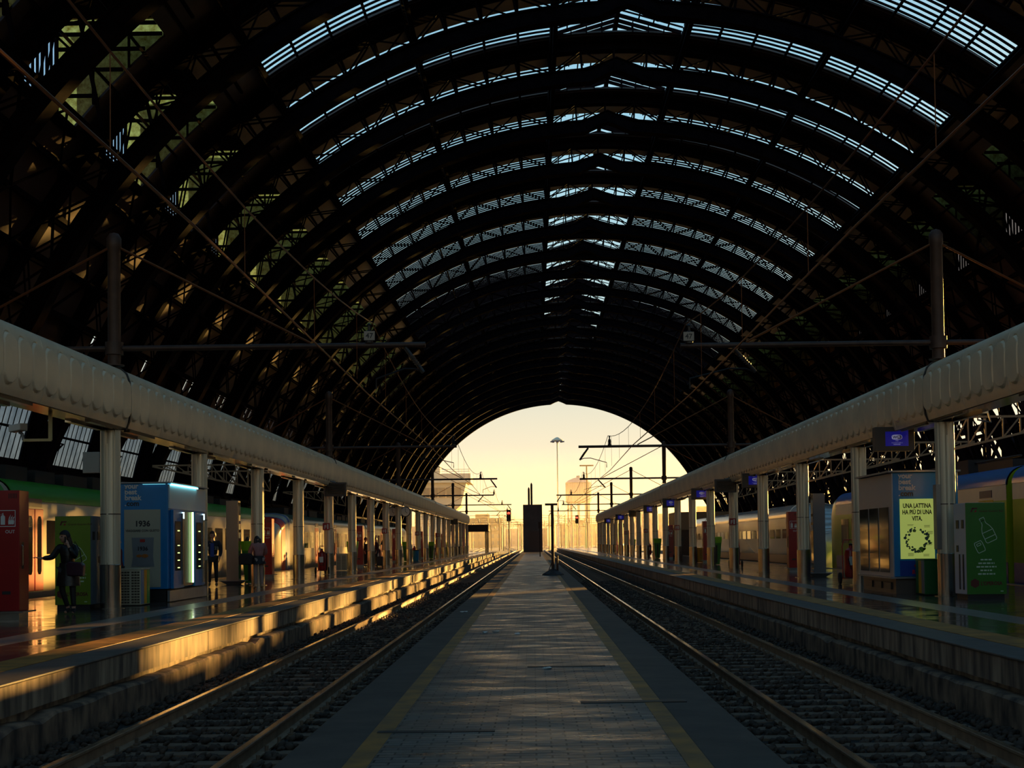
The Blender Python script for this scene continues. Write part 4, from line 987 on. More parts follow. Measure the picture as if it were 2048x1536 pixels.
for i, ya in enumerate((32.55, 34.6)):
    root = K; b = MB(); b.box(xs, xs+0.08, ya, ya+0.95, PZ+0.32, PZ+2.22); mch = b.build('vending_machine', BLUEK, K, bevel=0.01)
    b = MB(); b.box(xs+0.08, xs+0.09, ya+0.14, ya+0.66, PZ+0.75, PZ+1.95); b.build('display_glass', M('vend_glass', hx(30, 30, 34), 0.1), mch)
    b = MB()
    for z in (1.72, 1.36, 1.18, 1.0, 0.82): b.box(xs+0.09, xs+0.1, ya+0.34, ya+0.5, PZ+z-0.012, PZ+z+0.012)
    b.build('shelf_light', M('shelf_light', (0.8, 1.0, 0.3), 0.4, emit=(0.75, 1.0, 0.35), estr=1.2), mch)
    b = MB(); b.box(xs+0.06, xs+0.12, ya+0.72, ya+0.86, PZ+0.4, PZ+2.15); b.build('steel_trim', STAINLESS, mch)
    led_strip(mch, (xs+0.11, ya+0.79, PZ+2.02), (xs+0.11, ya+0.79, PZ+2.18), (0.7, 0.95, 1.0), 'top_light', 0.05, 1.2)
b = MB(); b.box(xs, xs+0.06, 33.62, 34.5, PZ+0.36, PZ+2.2); b.build('coffee_machine_front', M('coffee_pic', hx(96, 56, 44), 0.25), K)
b = MB(); b.bar((xs+0.1, 34.3, PZ+0.42), (xs+0.1, 34.3, PZ+2.2), 0.04, 0.04); b.build('white_tube_light', M('tube_light', (0.95, 1.0, 0.8), 0.4, emit=(0.95, 1.0, 0.75), estr=1.3), K)
b = MB(); b.bar((xs+0.09, 34.22, PZ+0.42), (xs+0.09, 34.22, PZ+2.2), 0.015, 0.015); b.build('green_edge_light', M('green_light', (0.3, 1, 0.1), 0.4, emit=(0.35, 1.0, 0.15), estr=1.0), K)

# --- kiosk on the blue-train platform
K = thing('vending_kiosk', 'blue and grey vending kiosk with a glowing yellow-green recycling poster', 'kiosk', (0, 0, 0))
x0, x1, y0, y1 = 8.47, 10.0, 31.75, 34.95
b = MB(); b.box(x0, x1, y0, y1, PZ+0.4, PZ+H); b.build('housing', BLUEK, K, bevel=0.02)
b = MB(); b.box(x0+0.04, x1-0.04, y0+0.04, y1-0.04, PZ, PZ+0.36); b.build('plinth', M('kiosk_plinth', hx(88, 74, 66), 0.5), K)
b = MB(); b.box(x0-0.1, x1+0.03, y0-0.06, y1+0.04, PZ+0.36, PZ+0.4); b.build('steel_ledge', GREY, K)
b = MB()
for i in range(3): b.box(x0-0.002, x0+0.06, y0+0.35+i*0.9, y0+1.0+i*0.9, PZ+0.1, PZ+0.26)
b.build('plinth_vent', BLACK, K)
b = MB(); b.box(x0-0.12, x1+0.05, y0-0.08, y1+0.06, PZ+H, PZ+H+0.04); b.build('roof_plate', GREY, K)
b = MB(); b.box(x0-0.03, x0, y0+0.0, y1, PZ+0.4, PZ+H-0.02); side = b.build('grey_side', M('kiosk_side_grey', hx(158, 160, 164), 0.4, 0.2), K)
for i in range(3):
    b = MB(); ya = y0+0.3+i*0.98; b.box(x0-0.045, x0-0.02, ya, ya+0.84, PZ+0.5, PZ+2.05); b.build('display_glass', M('reflecting_glass', hx(120, 112, 96), 0.05, 0.75), side)
F_ = y0-0.003
b = MB(); b.box(8.62, 9.42, F_-0.02, F_, PZ+0.82, PZ+2.23)
lp = b.build('lit_poster', M('lit_poster', hx(150, 160, 84), 0.4, emit=hx(184, 200, 100), estr=0.33, var=0.0), K)
b = MB()
for i, t in enumerate(('UNA LATTINA', 'HA PIÙ DI UNA', 'VITA.')): b.text(t, 0.145, (9.02, F_-0.023, PZ+2.02-0.15*i), align='CENTER', bold=0.035, cond=0.7)
for (x, z, n_) in ((8.86, 1.62, 2), (9.25, 1.6, 3), (9.32, 1.46, 4), (9.3, 1.2, 4), (8.86, 0.95, 4), (9.22, 0.92, 3)):
    for i in range(n_): b.box(x-0.07, x+0.07-0.015*(i % 2), F_-0.023, F_-0.02, PZ+z-0.02*i, PZ+z-0.02*i+0.007)
b.build('headline', M('poster_ink', hx(40, 36, 24), 0.6), lp)
b = MB(); rr = random.Random(4)
for i in range(46):
    t = 2*math.pi*i/46; r = 0.25+rr.uniform(-0.05, 0.05)
    if 1.35 < t < 1.75: continue
    cx, cz = 9.02+r*1.0*math.cos(t), PZ+1.27+r*math.sin(t)
    a = rr.uniform(0, 6); q = rr.uniform(0.02, 0.05); b.extr([(cx+q*math.cos(a+k*1.2566)*rr.uniform(0.6, 1.2), cz+q*math.sin(a+k*1.2566)*rr.uniform(0.6, 1.2)) for k in range(5)], F_-0.024-0.0005*(i % 5), F_-0.02, i % 3)
b.extr([(9.03, PZ+1.07), (9.22, PZ+1.07), (9.12, PZ+0.96)], F_-0.026, F_-0.02, 3)
b.build('recycling_ring_drawing', [M('ink_sage', hx(96, 124, 84), 0.6), M('ink_slate', hx(70, 92, 92), 0.6), M('ink_olive', hx(120, 140, 70), 0.6), M('ink_lime', hx(130, 170, 20), 0.6)], lp)
b = MB(); ybb(b, 8.6, F_-0.004, PZ+2.72); b.build('lettering', [M('sign_white', hx(214, 206, 196)), BLACK], K)
b = MB(); b.box(8.6, 9.9, F_-0.006, F_, PZ+0.42, PZ+0.78, 0); cx, cz = 9.1, PZ+0.66
b.extr([(cx+0.07*math.cos(i*0.5236), cz+0.07*math.sin(i*0.5236)) for i in range(12)], F_-0.009, F_-0.005, 1)
for s in (-1, 1): b.extr([(cx+s*0.02, cz-0.03), (cx+s*0.08, cz-0.05), (cx+s*0.15, cz-0.04), (cx+s*0.17, cz+0.01), (cx+s*0.12, cz+0.05), (cx+s*0.05, cz+0.05), (cx+s*0.03, cz+0.01)][::s], F_-0.012, F_-0.006, 2)
b.text('Red Bull', 0.13, (cx, F_-0.009, cz-0.19), align='CENTER', mi=2, bold=0.04)
b.build('drink_advert', [M('advert_blue', hx(18, 60, 150), 0.4), M('advert_yellow', hx(240, 190, 20), 0.4), M('advert_red', hx(205, 24, 40), 0.4)], K)
b = MB(); b.box(9.05-0.04, 9.05+0.09, 30.3-0.14, 30.3+0.1, PZ+1.05, PZ+2.5); tag(b.build('cable_cover', M('cover_beige', hx(150, 136, 124), 0.4, 0.3), bevel=0.01), 'beige metal cable cover on the first pillar of the blue-train platform', 'cable cover')

# hanging displays
def display(x, y, s, blue, lab, w_=0.98, h_=0.6, ztop=4.66):
    root = thing('hanging_display', lab, 'display screen', (x, y, ztop), 0, 'hanging display screens')
    b = MB(); b.box(-w_/2, w_/2, 0, 0.3, -h_, 0); b.build('housing', M('display_housing', hx(66, 60, 56), 0.5), root, bevel=0.012)
    b = MB(); b.tube([(0, 0.15, 0), (s*0.35, 0.15, 0.1)], 0.03, 8); b.build('bracket', GREY, root)
    if blue:
        b = MB(); b.box(-0.24, 0.33, -0.006, 0, -0.48, -0.12); sc = b.build('blue_screen', M('screen_blue', hx(22, 22, 130), 0.3, emit=hx(14, 18, 120), estr=0.3), root)
        b = MB(); pr = [(0.045+0.13*math.copysign(abs(math.cos(t))**0.6, math.cos(t)), -0.26+0.062*math.copysign(abs(math.sin(t))**0.6, math.sin(t))) for t in [i*0.2618 for i in range(24)]]
        b.extr(pr, -0.01, -0.006, 0); b.text('Wi', 0.1, (-0.06, -0.0125, -0.295), mi=1, bold=0.03)
        b.extr([(0.05+(x_-0.045)*0.42+0.055, z_*0.8-0.052) for x_, z_ in pr], -0.0115, -0.0095, 1); b.text('Fi', 0.1, (0.06, -0.0125, -0.295), mi=0, bold=0.02)
        b.text('FREE', 0.035, (0.045, -0.0085, -0.36), align='CENTER', mi=0); b.text('YOU DON\'T NEED A', 0.03, (0.045, -0.0085, -0.41), align='CENTER', mi=0); b.text('PASSWORD', 0.032, (0.045, -0.0085, -0.45), align='CENTER', mi=0, bold=0.03)
        b.build('wifi_mark', [M('screen_white', hx(180, 180, 210), 0.5, emit=hx(150, 150, 190), estr=0.25), M('screen_dark', hx(30, 30, 90), 0.5)], sc)
    else:
        b = MB(); b.box(-w_/2+0.07, w_/2-0.07, -0.006, 0, -h_+0.08, -0.08); sc = b.build('dark_screen', M('screen_off', hx(28, 22, 20), 0.25), root)
        b = MB()
        for i in range(6): b.box(-w_/2+0.14, w_/2-0.14, -0.009, -0.005, -h_+0.14+i*0.06, -h_+0.155+i*0.06)
        b.build('text_rows', M('row_amber', hx(58, 44, 30), 0.5), sc)
display(9.02, 33.5, 1, True, 'dark hanging display with blue Wi-Fi screen just past the lit kiosk')
disp = [(9.2, 56, True, 'between the third and fourth hydrant side pillars'), (8.75, 61.2, False, 'black screen at the fifth pillar'), (8.9, 71.5, True, 'second Wi-Fi one after the black screen'), (8.95, 88, True, 'third Wi-Fi one after the black screen'),
        (9.0, 104, True, 'fourth Wi-Fi one after the black screen'), (9.0, 120, False, 'far black one'), (8.9, 138, True, 'fifth Wi-Fi one after the black screen'), (8.9, 160, True, 'farthest one')]
names_ = ['blue Wi-Fi screen, second along from the lit kiosk', 'large black screen, at the fifth pillar', 'blue Wi-Fi screen, third along from the lit kiosk', 'blue Wi-Fi screen, fourth along from the lit kiosk',
          'blue Wi-Fi screen, fifth along from the lit kiosk', 'black screen, second dark one along', 'blue Wi-Fi screen, sixth along from the lit kiosk', 'blue Wi-Fi screen, farthest along']
for (x, y, bl, _), t in zip(disp, names_): display(x, y, 1, bl, 'hanging display on the blue-train platform, ' + t)
display(-8.72, 59.5, -1, False, 'large black hanging display at the fifth pillar of the green-train platform')
display(-9.0, 152, -1, False, 'black hanging display near the far end of the green-train platform')
display(-9.9, 104, -1, False, 'black hanging display midway along the green-train platform')
# cameras
root = thing('security_camera', 'sunlit white security camera on a square bracket under the canopy', 'security camera', (-9.3, 26.0, 0))
b = MB(); b.bar((0, 0, 4.55), (0, 0, 4.0), 0.06); b.bar((0.02, 0, 4.0), (-0.52, 0, 4.0), 0.05); b.build('bracket', M('bracket_paint', hx(196, 176, 120), 0.4), root)
b = MB(); b.add([(x-0.62, y, z+4.2) for x, y, z in [(-0.13, -0.16, -0.05), (0.1, -0.16, -0.01), (0.1, -0.16, 0.12), (-0.13, -0.16, 0.08), (-0.13, 0.12, -0.05), (0.14, 0.12, -0.01), (0.14, 0.12, 0.14), (-0.13, 0.12, 0.1)]], [(0, 1, 2, 3), (7, 6, 5, 4), (0, 4, 5, 1), (1, 5, 6, 2), (2, 6, 7, 3), (3, 7, 4, 0)])
b.build('camera_body', WHITE, root, bevel=0.015)
b = MB(); b.tube([(-0.52, 0, 4.0), (-0.54, 0, 4.12), (-0.6, 0, 4.16)], 0.03, 8); b.build('arm', GREY, root)
root = thing('security_camera', 'grey boxy security camera hanging near the first pillar of the blue-train platform', 'security camera', (9.75, 29.4, 0))
b = MB(); b.box(-0.12, 0.08, -0.2, 0.15, 4.62, 4.82); b.build('camera_body', M('cam_grey', hx(150, 150, 154), 0.4), root, bevel=0.03)
b = MB(); b.box(-0.08, 0.04, -0.21, -0.19, 4.65, 4.76); b.build('lens_window', BLACK, root)
b = MB(); b.tube([(-0.02, 0, 4.6), (-0.02, 0, 4.45), (0.3, 0.1, 4.4), (0.3, 0.6, 5.0)], 0.02, 8); b.build('arm', GREY, root)
for i, (x, t) in enumerate(((-9.75, 'outer'), (-8.85, 'inner'))):
    root = thing('platform_clock', 'round white platform clock on the %s side of a far pillar' % t, 'clock', (x, 93.5, 4.15))
    b = MB(); b.add([(a, c, d) for a, d, c in MB().lathe([(0.36, -0.06), (0.36, 0.06)], (0, 0, 0), 28).v], [tuple(reversed(f)) for f in MB().lathe([(0.36, -0.06), (0.36, 0.06)], (0, 0, 0), 28).f]); b.build('case', BLACK, root, smooth=True)
    b = MB(); b.add([(a, c-0.01, d) for a, d, c in MB().lathe([(0.3, -0.056), (0.3, 0.0)], (0, 0, 0), 28).v], [tuple(reversed(f)) for f in MB().lathe([(0.3, -0.056), (0.3, 0.0)], (0, 0, 0), 28).f]); b.build('dial', WHITE, root)
    b = MB(); b.bar((0, -0.075, 0), (0.0, -0.075, 0.24), 0.02); b.bar((0, -0.075, 0), (0.13, -0.075, -0.1), 0.025); b.build('hands', BLACK, root)
# lattice arms from the canopy to the outer tracks
for s, ys in ((-1, (45.4, 49.3, 69.1)), (1, (30.9, 39.0, 47.0, 55.1, 63.1))):
    for i, y in enumerate(ys):
        root = thing('lattice_bracket', 'thin triangulated bracket reaching out under the %s canopy, %s along' % (side_name(s), ORD[i]), 'bracket', (s*9.4, y, 0))
        b = MB(); n_ = 8
        for k in range(n_):
            xa, xb = s*(0.2+3.2*k/n_), s*(0.2+3.2*(k+1)/n_); za, zb = 3.9+0.9*k/n_*0.8, 3.9+0.9*(k+1)/n_*0.8
            b.bar((xa, 0, za), (xb, 0, zb), 0.05); b.bar((xa, 0, 4.6+0.05), (xb, 0, 4.65), 0.05)
            b.bar((xa, 0, za), (xb, 0, 4.65), 0.03); b.bar((xa, 0, 4.65), (xa, 0, za), 0.03)
        b.build('truss', M('bracket_steel', hx(120, 104, 84), 0.4, 0.4), root)
b = MB(); b.box(-12.15, -11.7, 36.4, 36.5, 3.93, 4.5); tag(b.build('notice_board', M('panel_cream', hx(166, 160, 150), 0.5), bevel=0.01), 'plain cream panel hanging above the green-roofed train behind the first pillar', 'panel')

# ------------------------------------------------------------ middle platform things
root = thing('service_shaft', 'dark windowless tower box standing at the far end of the brick platform', 'service box', (-0.15, 226, MZ))
b = MB(); b.box(-1.55, 1.65, 0, 3, 0, 7.95); b.build('box', M('shaft_brown', hx(124, 106, 98), 0.7, 0, 0.2, 0.6), root)
b = MB(); b.box(-0.7, 1.6, -0.06, 0, 0, 3.5); b.build('door', M('shaft_door', hx(128, 98, 84), 0.7), root)
for x in (-0.55, -0.1): 
    b = MB(); b.lathe([(0.17, 7.95), (0.17, 10.6+(0.75 if x > -0.3 else 0)), (0.05, 10.9+(0.75 if x > -0.3 else 0))], (x, 1, 0), 10); b.build('mast_tube', MASTM, root, smooth=True)
root = thing('steel_post', 'rusty slanted-braced steel post with a spread base on the brick platform', 'post', (0.93, 66, MZ))
b = MB(); b.tube([(0, 0, 0), (0, 0, 3.45)], 0.075, 10); b.box(-0.35, 0.25, -0.08, 0.08, 3.4, 3.5); b.build('pole', MASTM, root, smooth=True)
b = MB(); b.lathe([(0.55, 0), (0.5, 0.06), (0.2, 0.24), (0.12, 0.3)], (0, 0, 0), 10); b.build('base', MASTM, root)
b = MB(); b.tube([(0.22, 0.05, 0.1), (0.22, 0.05, 0.95)], 0.05, 8); b.tube([(-0.2, 0, 0.25), (-0.02, 0, 0.7)], 0.02, 6); b.build('stub', MASTM, root, smooth=True)
root = thing('marker_post', 'short brown marker post just before the dark tower box', 'post', (0.72, 152, MZ))
b = MB(); b.box(-0.06, 0.06, -0.06, 0.06, 0, 3.9); b.box(-0.16, 0.16, -0.03, 0.03, 3.2, 3.9); b.build('post', MASTM, root)
for i, (x, y) in enumerate(((-1.7, 31.5), (-1.62, 31.6), (-0.9, 24.2), (-0.7, 24.4), (-0.3, 23.8), (0.15, 17.2))):
    b = MB(); rr = random.Random(i); b.add([(rr.uniform(-.03, .03)+dx*0.04, rr.uniform(-.03, .03)+dy*0.05, dz*0.02) for dx, dy, dz in ((-1, -1, 0), (1, -1, 0), (1, 1, 0), (-1, 1, 0), (-1, -1, 1), (1, -1, .6), (1, 1, 1), (-1, 1, .5))], [(3, 2, 1, 0), (4, 5, 6, 7), (0, 1, 5, 4), (1, 2, 6, 5), (2, 3, 7, 6), (3, 0, 4, 7)])
    tag(b.build('paper_scrap', WHITE, loc=(x, y, MZ+0.001)), 'tiny white litter scrap lying on the brick service platform', 'litter', 'litter scraps on the brick platform')

# ------------------------------------------------------------ the yard beyond the shed
CONC = M('far_concrete', hx(200, 186, 160), 0.8); FARG = M('far_grey', hx(104, 96, 112), 0.8); FARY = M('far_ochre', hx(150, 116, 74), 0.8); GLS = M('far_glass', hx(80, 84, 92), 0.15)
# control tower on the left
root = thing('control_tower', 'flat-roofed signal control tower with slanted windows beyond the open end', 'building', (-33, 455, 3))
b = MB(); b.box(-4.5, 4.5, -4, 4, -3.3, 9); b.build('shaft', CONC, root)
b = MB(); b.add([(-6, -5, 9), (6, -5, 9), (6, 5, 9), (-6, 5, 9), (-9, -7, 11.5), (9, -7, 11.5), (9, 7, 11.5), (-9, 7, 11.5)], [(3, 2, 1, 0), (4, 5, 6, 7), (0, 1, 5, 4), (1, 2, 6, 5), (2, 3, 7, 6), (3, 0, 4, 7)]); b.build('underside', CONC, root)
b = MB(); b.add([(-9, -7, 11.5), (9, -7, 11.5), (9, 7, 11.5), (-9, 7, 11.5), (-11, -8.5, 19), (11, -8.5, 19), (11, 8.5, 19), (-11, 8.5, 19)], [(3, 2, 1, 0), (4, 5, 6, 7), (0, 1, 5, 4), (1, 2, 6, 5), (2, 3, 7, 6), (3, 0, 4, 7)]); b.build('cabin', CONC, root)
b = MB()
for i in range(7):
    xa = -8.6+i*2.6; b.add([(xa, -7.9, 14.2), (xa+2.1, -7.9, 14.2), (xa+2.25, -8.45, 17.4), (xa-0.1, -8.45, 17.4)], [(0, 1, 2, 3)])
b.build('window_band', GLS, root)
b = MB(); b.box(-12.5, 12.5, -10, 10, 19, 22); b.box(-7, 2, -4, 4, 22, 24.8); b.build('roof', CONC, root)
b = MB()
for i in range(11): b.tube([(-12+2.4*i, -9.8, 22), (-12+2.4*i, -9.8, 23.4)], 0.06, 5)
for z in (22.7, 23.4): b.tube([(-12.3, -9.8, z), (12.3, -9.8, z)], 0.06, 5)
b.build('railing', MASTM, root)
# water tower
root = thing('water_tower', 'round ribbed water tower with domed roof on tall legs beyond the yard', 'water tower', (23.6, 700, 0))
b = MB(); b.lathe([(5.8, 22), (6.5, 22.8), (6.5, 32.2), (6.8, 32.5), (5.2, 33.9), (2.6, 35.0), (1.0, 35.3), (1.0, 36.2), (0, 36.3)], (0, 0, 0), 36); b.build('tank', M('tank_metal', hx(150, 140, 140), 0.6, 0.2), root, smooth=True)
b = MB()
for i in range(30): t = 2*math.pi*i/30; b.bar((6.55*math.cos(t), 6.55*math.sin(t), 22.8), (6.55*math.cos(t), 6.55*math.sin(t), 32.2), 0.18, 0.2)
b.build('ribs', FARG, root)
for i in range(8):
    t = 2*math.pi*i/8; b = MB(); b.bar((5.4*math.cos(t), 5.4*math.sin(t), -0.3), (5.4*math.cos(t), 5.4*math.sin(t), 22.5), 0.9, 0.9); b.build('leg', FARG, root)
# floodlight mast
root = thing('floodlight_mast', 'tall pale floodlight mast with a flat ring of lamps beyond the open end', 'light mast', (10.4, 560, 0))
b = MB(); b.lathe([(0.55, -0.3), (0.42, 20), (0.3, 44.5)], (0, 0, 0), 12); b.build('pole', M('pale_pole', hx(226, 214, 180), 0.5), root, smooth=True)
b = MB(); b.lathe([(0.4, 43.6), (2.4, 43.9), (2.4, 44.3), (0.8, 45.3), (0.3, 45.5)], (0, 0, 0), 16); b.build('head_ring', CONC, root, smooth=True)
for i in range(8):
    t = 2*math.pi*i/8; b = MB(); b.box(-0.5+2.4*math.cos(t), 0.5+2.4*math.cos(t), -0.4+2.4*math.sin(t), 0.4+2.4*math.sin(t), 43.4, 43.9); b.build('floodlight', FARG, root)
root = thing('lighting_mast', 'slim lattice lighting mast with small lamp platform in front of the water tower', 'light mast', (17.2, 430, 0))
b = MB(); b.lathe([(0.35, -0.3), (0.22, 26)], (0, 0, 0), 8); b.build('pole', FARY, root); b = MB(); b.box(-2.2, 2.2, -0.5, 0.5, 26, 26.4); b.build('lamp_platform', FARY, root)
# low buildings along the horizon
bl = [(-92, 620, 34, 14, 'ochre'), (-52, 700, 26, 11, 'grey'), (-24, 640, 18, 13.5, 'ochre'), (-4, 780, 24, 10, 'grey'), (26, 760, 26, 12, 'ochre'), (54, 650, 30, 15, 'grey'), (90, 600, 34, 17, 'ochre'), (-130, 560, 30, 18, 'grey'), (130, 560, 34, 20, 'grey')]
adj = ['farthest to the control tower side', 'behind the control tower', 'right behind the near signals', 'behind the dark tower box', 'below the water tower', 'on the far side of the water tower', 'seen between the blue-train platform pillars', 'at the outer edge', 'at the opposite outer edge']
for (x, y, w_, h_, c), t in zip(bl, adj):
    root = thing('building', 'hazy low %s building past the yard, %s' % (c, t), 'building', (x, y, 0))
    b = MB(); b.box(-w_/2, w_/2, 0, 16, -0.3, h_); b.box(-w_/5, w_/6, 3, 9, h_, h_+2.2); b.build('walls', FARY if c == 'ochre' else FARG, root)
    b = MB()
    for i in range(int(w_/3)):
        for k in range(int(h_/3.3)): b.box(-w_/2+0.8+i*3, -w_/2+2.2+i*3, -0.08, 0, 1+3.3*k, 2.8+3.3*k)
    b.build('windows', GLS, root)
# yard masts with portal beams
MY = M('yard_mast_sunlit_gold', hx(176, 140, 84), 0.5, 0.2)  # gold in the colour stands in for low sun on the masts
def portal(xa, xb, y, h, lab):
    root = thing('catenary_portal', lab, 'catenary portal', (0, y, 0), 0, 'catenary portals of the yard')
    for x in (xa, xb):
        b = MB()
        for dx in (-0.22, 0.22):
            for dy in (-0.22, 0.22): b.bar((x+dx, dy, -0.3), (x+dx, dy, h+1.2), 0.08)
        for i in range(int(h/0.9)):
            z = i*0.9; b.bar((x-0.22, -0.22, z), (x+0.22, -0.22, z+0.9), 0.05); b.bar((x-0.22, 0.22, z+0.9), (x+0.22, 0.22, z), 0.05)
        b.build('mast', MY, root)
    b = MB()
    for z in (h, h+0.7): b.bar((xa, 0, z), (xb, 0, z), 0.1)
    n_ = max(2, int((xb-xa)/1.2))
    for i in range(n_): x1_, x2_ = xa+(xb-xa)*i/n_, xa+(xb-xa)*(i+1)/n_; b.bar((x1_, 0, h+0.7*(i % 2)), (x2_, 0, h+0.7*((i+1) % 2)), 0.06)
    b.build('portal_beam', MY, root)
    for i in range(int((xb-xa)/4.5)):
        x = xa+2.5+i*4.5; b = MB(); b.lathe([(0.08, -0.9), (0.12, -0.7), (0.08, -0.5), (0.12, -0.3), (0.04, 0)], (x, 0, h), 8); b.bar((x, 0, h-0.9), (x+0.8, 0, h-1.3), 0.04); b.build('insulator', BLACK, root)
pp = [(-30, -7, 345, 8.2), (-24, 0.5, 372, 7.6), (7, 30, 352, 8.0), (3, 26, 392, 7.4), (-34, -9, 410, 8.0), (-18, 4, 446, 7.8), (10, 36, 440, 8.6), (-30, 2, 492, 8.0), (5, 30, 500, 8.2), (-20, 14, 545, 8.5), (-44, -14, 560, 9), (18, 50, 540, 9)]
for i, (xa, xb, y, h) in enumerate(pp): portal(xa, xb, y, h, 'golden backlit catenary portal in the yard, %s one out from the shed mouth' % ORD[i])
rr = random.Random(21)
for i in range(36):
    x = rr.choice([-1, 1])*rr.uniform(2, 26)+2; y = rr.uniform(335, 560); h = rr.uniform(6, 11)
    root = thing('yard_pole', 'single slender catenary pole among the portals in the sunlit yard', 'pole', (x, y, 0), 0, 'slender yard poles')
    b = MB(); b.lathe([(0.16, -0.3), (0.11, h)], (0, 0, 0), 8); b.build('pole', MY, root, smooth=True); b = MB(); b.bar((0, 0, h-0.8), ((-1 if x > 2 else 1)*3.0, 0, h-0.5), 0.09); b.build('arm', MY, root)
# signals
for (x, y, z, t) in ((-3.9, 215, 6.6, 'beside the dark tower box'), (9.7, 300, 7.3, 'past the far end of the blue-train platform')):
    root = thing('railway_signal', 'railway signal showing a red light, ' + t, 'signal', (x, y, 0))
    b = MB(); b.lathe([(0.08, -0.25), (0.08, z)], (0, 0, 0), 8); b.bar((0.3, 0, 0), (0.3, 0, z-0.5), 0.04); b.build('post', MY, root)
    b = MB(); b.box(-0.35, 0.35, 0.05, 0.2, z-1.3, z+0.55); b.build('backboard', BLACK, root)
    b = MB(); b.add([(a, c, d+z) for a, d, c in MB().lathe([(0.2, -0.02), (0.2, 0.0)], (0, 0, 0), 16).v], [tuple(reversed(f)) for f in MB().lathe([(0.2, -0.02), (0.2, 0.0)], (0, 0, 0), 16).f]); b.build('red_lamp', M('red_lamp', (1, 0.05, 0.03), 0.4, emit=(1, 0.04, 0.02), estr=6), root)
# yard rails
for i, (x0_, x1_) in enumerate([(-4.3, -12), (-2.8, -10), (2.8, 9), (4.3, 11), (-4.3, 2), (-2.8, 4), (-15, -22), (-13.5, -20), (15, 24), (13.5, 22)]):
    b = MB(); b.bar((x0_, 330, -0.14), (x1_, 600, -0.14), 0.08, 0.14); tag(b.build('yard_rail', RAILTOP), 'shining yard rail running out from the open end of the shed', 'rail', 'rails of the outer yard')
# shelter at the far end of the green-train platform, and lift box on the other
root = thing('platform_shelter', 'low dark flat-roofed shelter closing the far end of the green-train platform', 'shelter', (-9.3, 188, PZ))
b = MB(); b.box(-2.2, 3.0, 0, 12, 3.0, 3.9); b.build('roof', M('shelter_brown', hx(70, 50, 44), 0.6), root)
for x in (-1.8, 2.6):
    for y in (1, 6, 11): b = MB(); b.bar((x, y, 0), (x, y, 3.0), 0.16); b.build('post', MASTM, root)
b = MB(); b.box(-0.2, 1.4, -0.05, 0, 3.2, 3.75); b.build('sign', BLACK, root)
root = thing('station_cabin', 'dark brown cabin with beige upper wall behind the silver train', 'cabin', (16.2, 128, 0))
b = MB(); b.box(-2.6, 2.6, 0, 8, -0.3, 2.9); b.build('lower_wall', M('cabin_dark', hx(52, 40, 38), 0.7), root)
b = MB(); b.box(-2.7, 2.7, -0.1, 8.1, 2.9, 4.6); b.build('upper_wall', M('cabin_beige', hx(120, 106, 84), 0.7), root)
root = thing('platform_shelter', 'small dark kiosk box at the far end of the blue-train platform', 'kiosk', (11.4, 196, PZ))
b = MB(); b.box(-1.4, 1.4, 0, 4, 0, 3.4); b.build('box', M('cabin_dark', hx(52, 40, 38), 0.7), root); b = MB(); b.box(-1.8, 1.8, -0.4, 4.4, 3.4, 3.9); b.build('roof', BLACK, root)
b = MB(); b.box(-1.0, 0.6, -0.05, 0, 1.2, 2.6); b.build('window', M('dim_green', hx(70, 84, 70), 0.4), root)

# ------------------------------------------------------------ people
def head_mesh(c, yaw, tilt, sc=1.0):
    """one head with nose, brow, chin, lips, eyes and ears; faces -y before yaw"""
    nu, nv = 28, 22; vs = []; fs = []; mi = []
    for j in range(nv+1):
        th = math.pi*j/nv
        for i in range(nu):
            ph = 2*math.pi*i/nu; x = math.sin(th)*math.sin(ph); y = -math.sin(th)*math.cos(ph); z = math.cos(th)
            rx, ry, rz = 0.075, 0.095, 0.118
            fx = x*rx; fy = y*ry; fz = z*rz
            if z < 0: fx *= 1-0.28*(-z)**1.5; fy *= 1-0.1*(-z)
            if y < 0:
                g_ = lambda x0, z0, sx, sz: math.exp(-((fx-x0)/sx)**2-((fz-z0)/sz)**2)
                fy -= 0.024*g_(0, -0.018, 0.012, 0.02) + 0.012*g_(0, 0.005, 0.009, 0.02) + 0.007*g_(0, -0.058, 0.022, 0.009) + 0.008*g_(0, -0.095, 0.022, 0.015) + 0.005*g_(0, 0.035, 0.05, 0.012)
                fy += 0.010*g_(0.03, 0.012, 0.014, 0.009) + 0.010*g_(-0.03, 0.012, 0.014, 0.009)
            vs.append(Vector((fx, fy, fz)))
    for j in range(nv):
        for i in range(nu):
            a = j*nu+i; b2 = j*nu+(i+1) % nu; fs.append((a, a+nu, b2+nu, b2)); cen = (vs[a]+vs[b2+nu])/2; k = 0
            if cen.y < -0.05:
                if abs(abs(cen.x)-0.03) < 0.013 and abs(cen.z-0.012) < 0.008: k = 1
                if abs(cen.x) < 0.024 and abs(cen.z+0.058) < 0.008: k = 2
            mi.append(k)
    for s in (-1, 1):
        o = len(vs); m_ = MB().lathe([(0.004, -0.032), (0.014, -0.02), (0.019, 0.01), (0.014, 0.03), (0.004, 0.034)], (s*0.077, 0.008, 0), 8, sx=0.5)
        vs += [Vector(v) for v in m_.v]; fs += [tuple(q+o for q in f) for f in m_.f]; mi += [0]*len(m_.f)
    R = Matrix.Rotation(yaw, 3, 'Z') @ Matrix.Rotation(tilt, 3, 'X')
    return [tuple(Vector(c)+R@(v*sc)) for v in vs], fs, mi, R
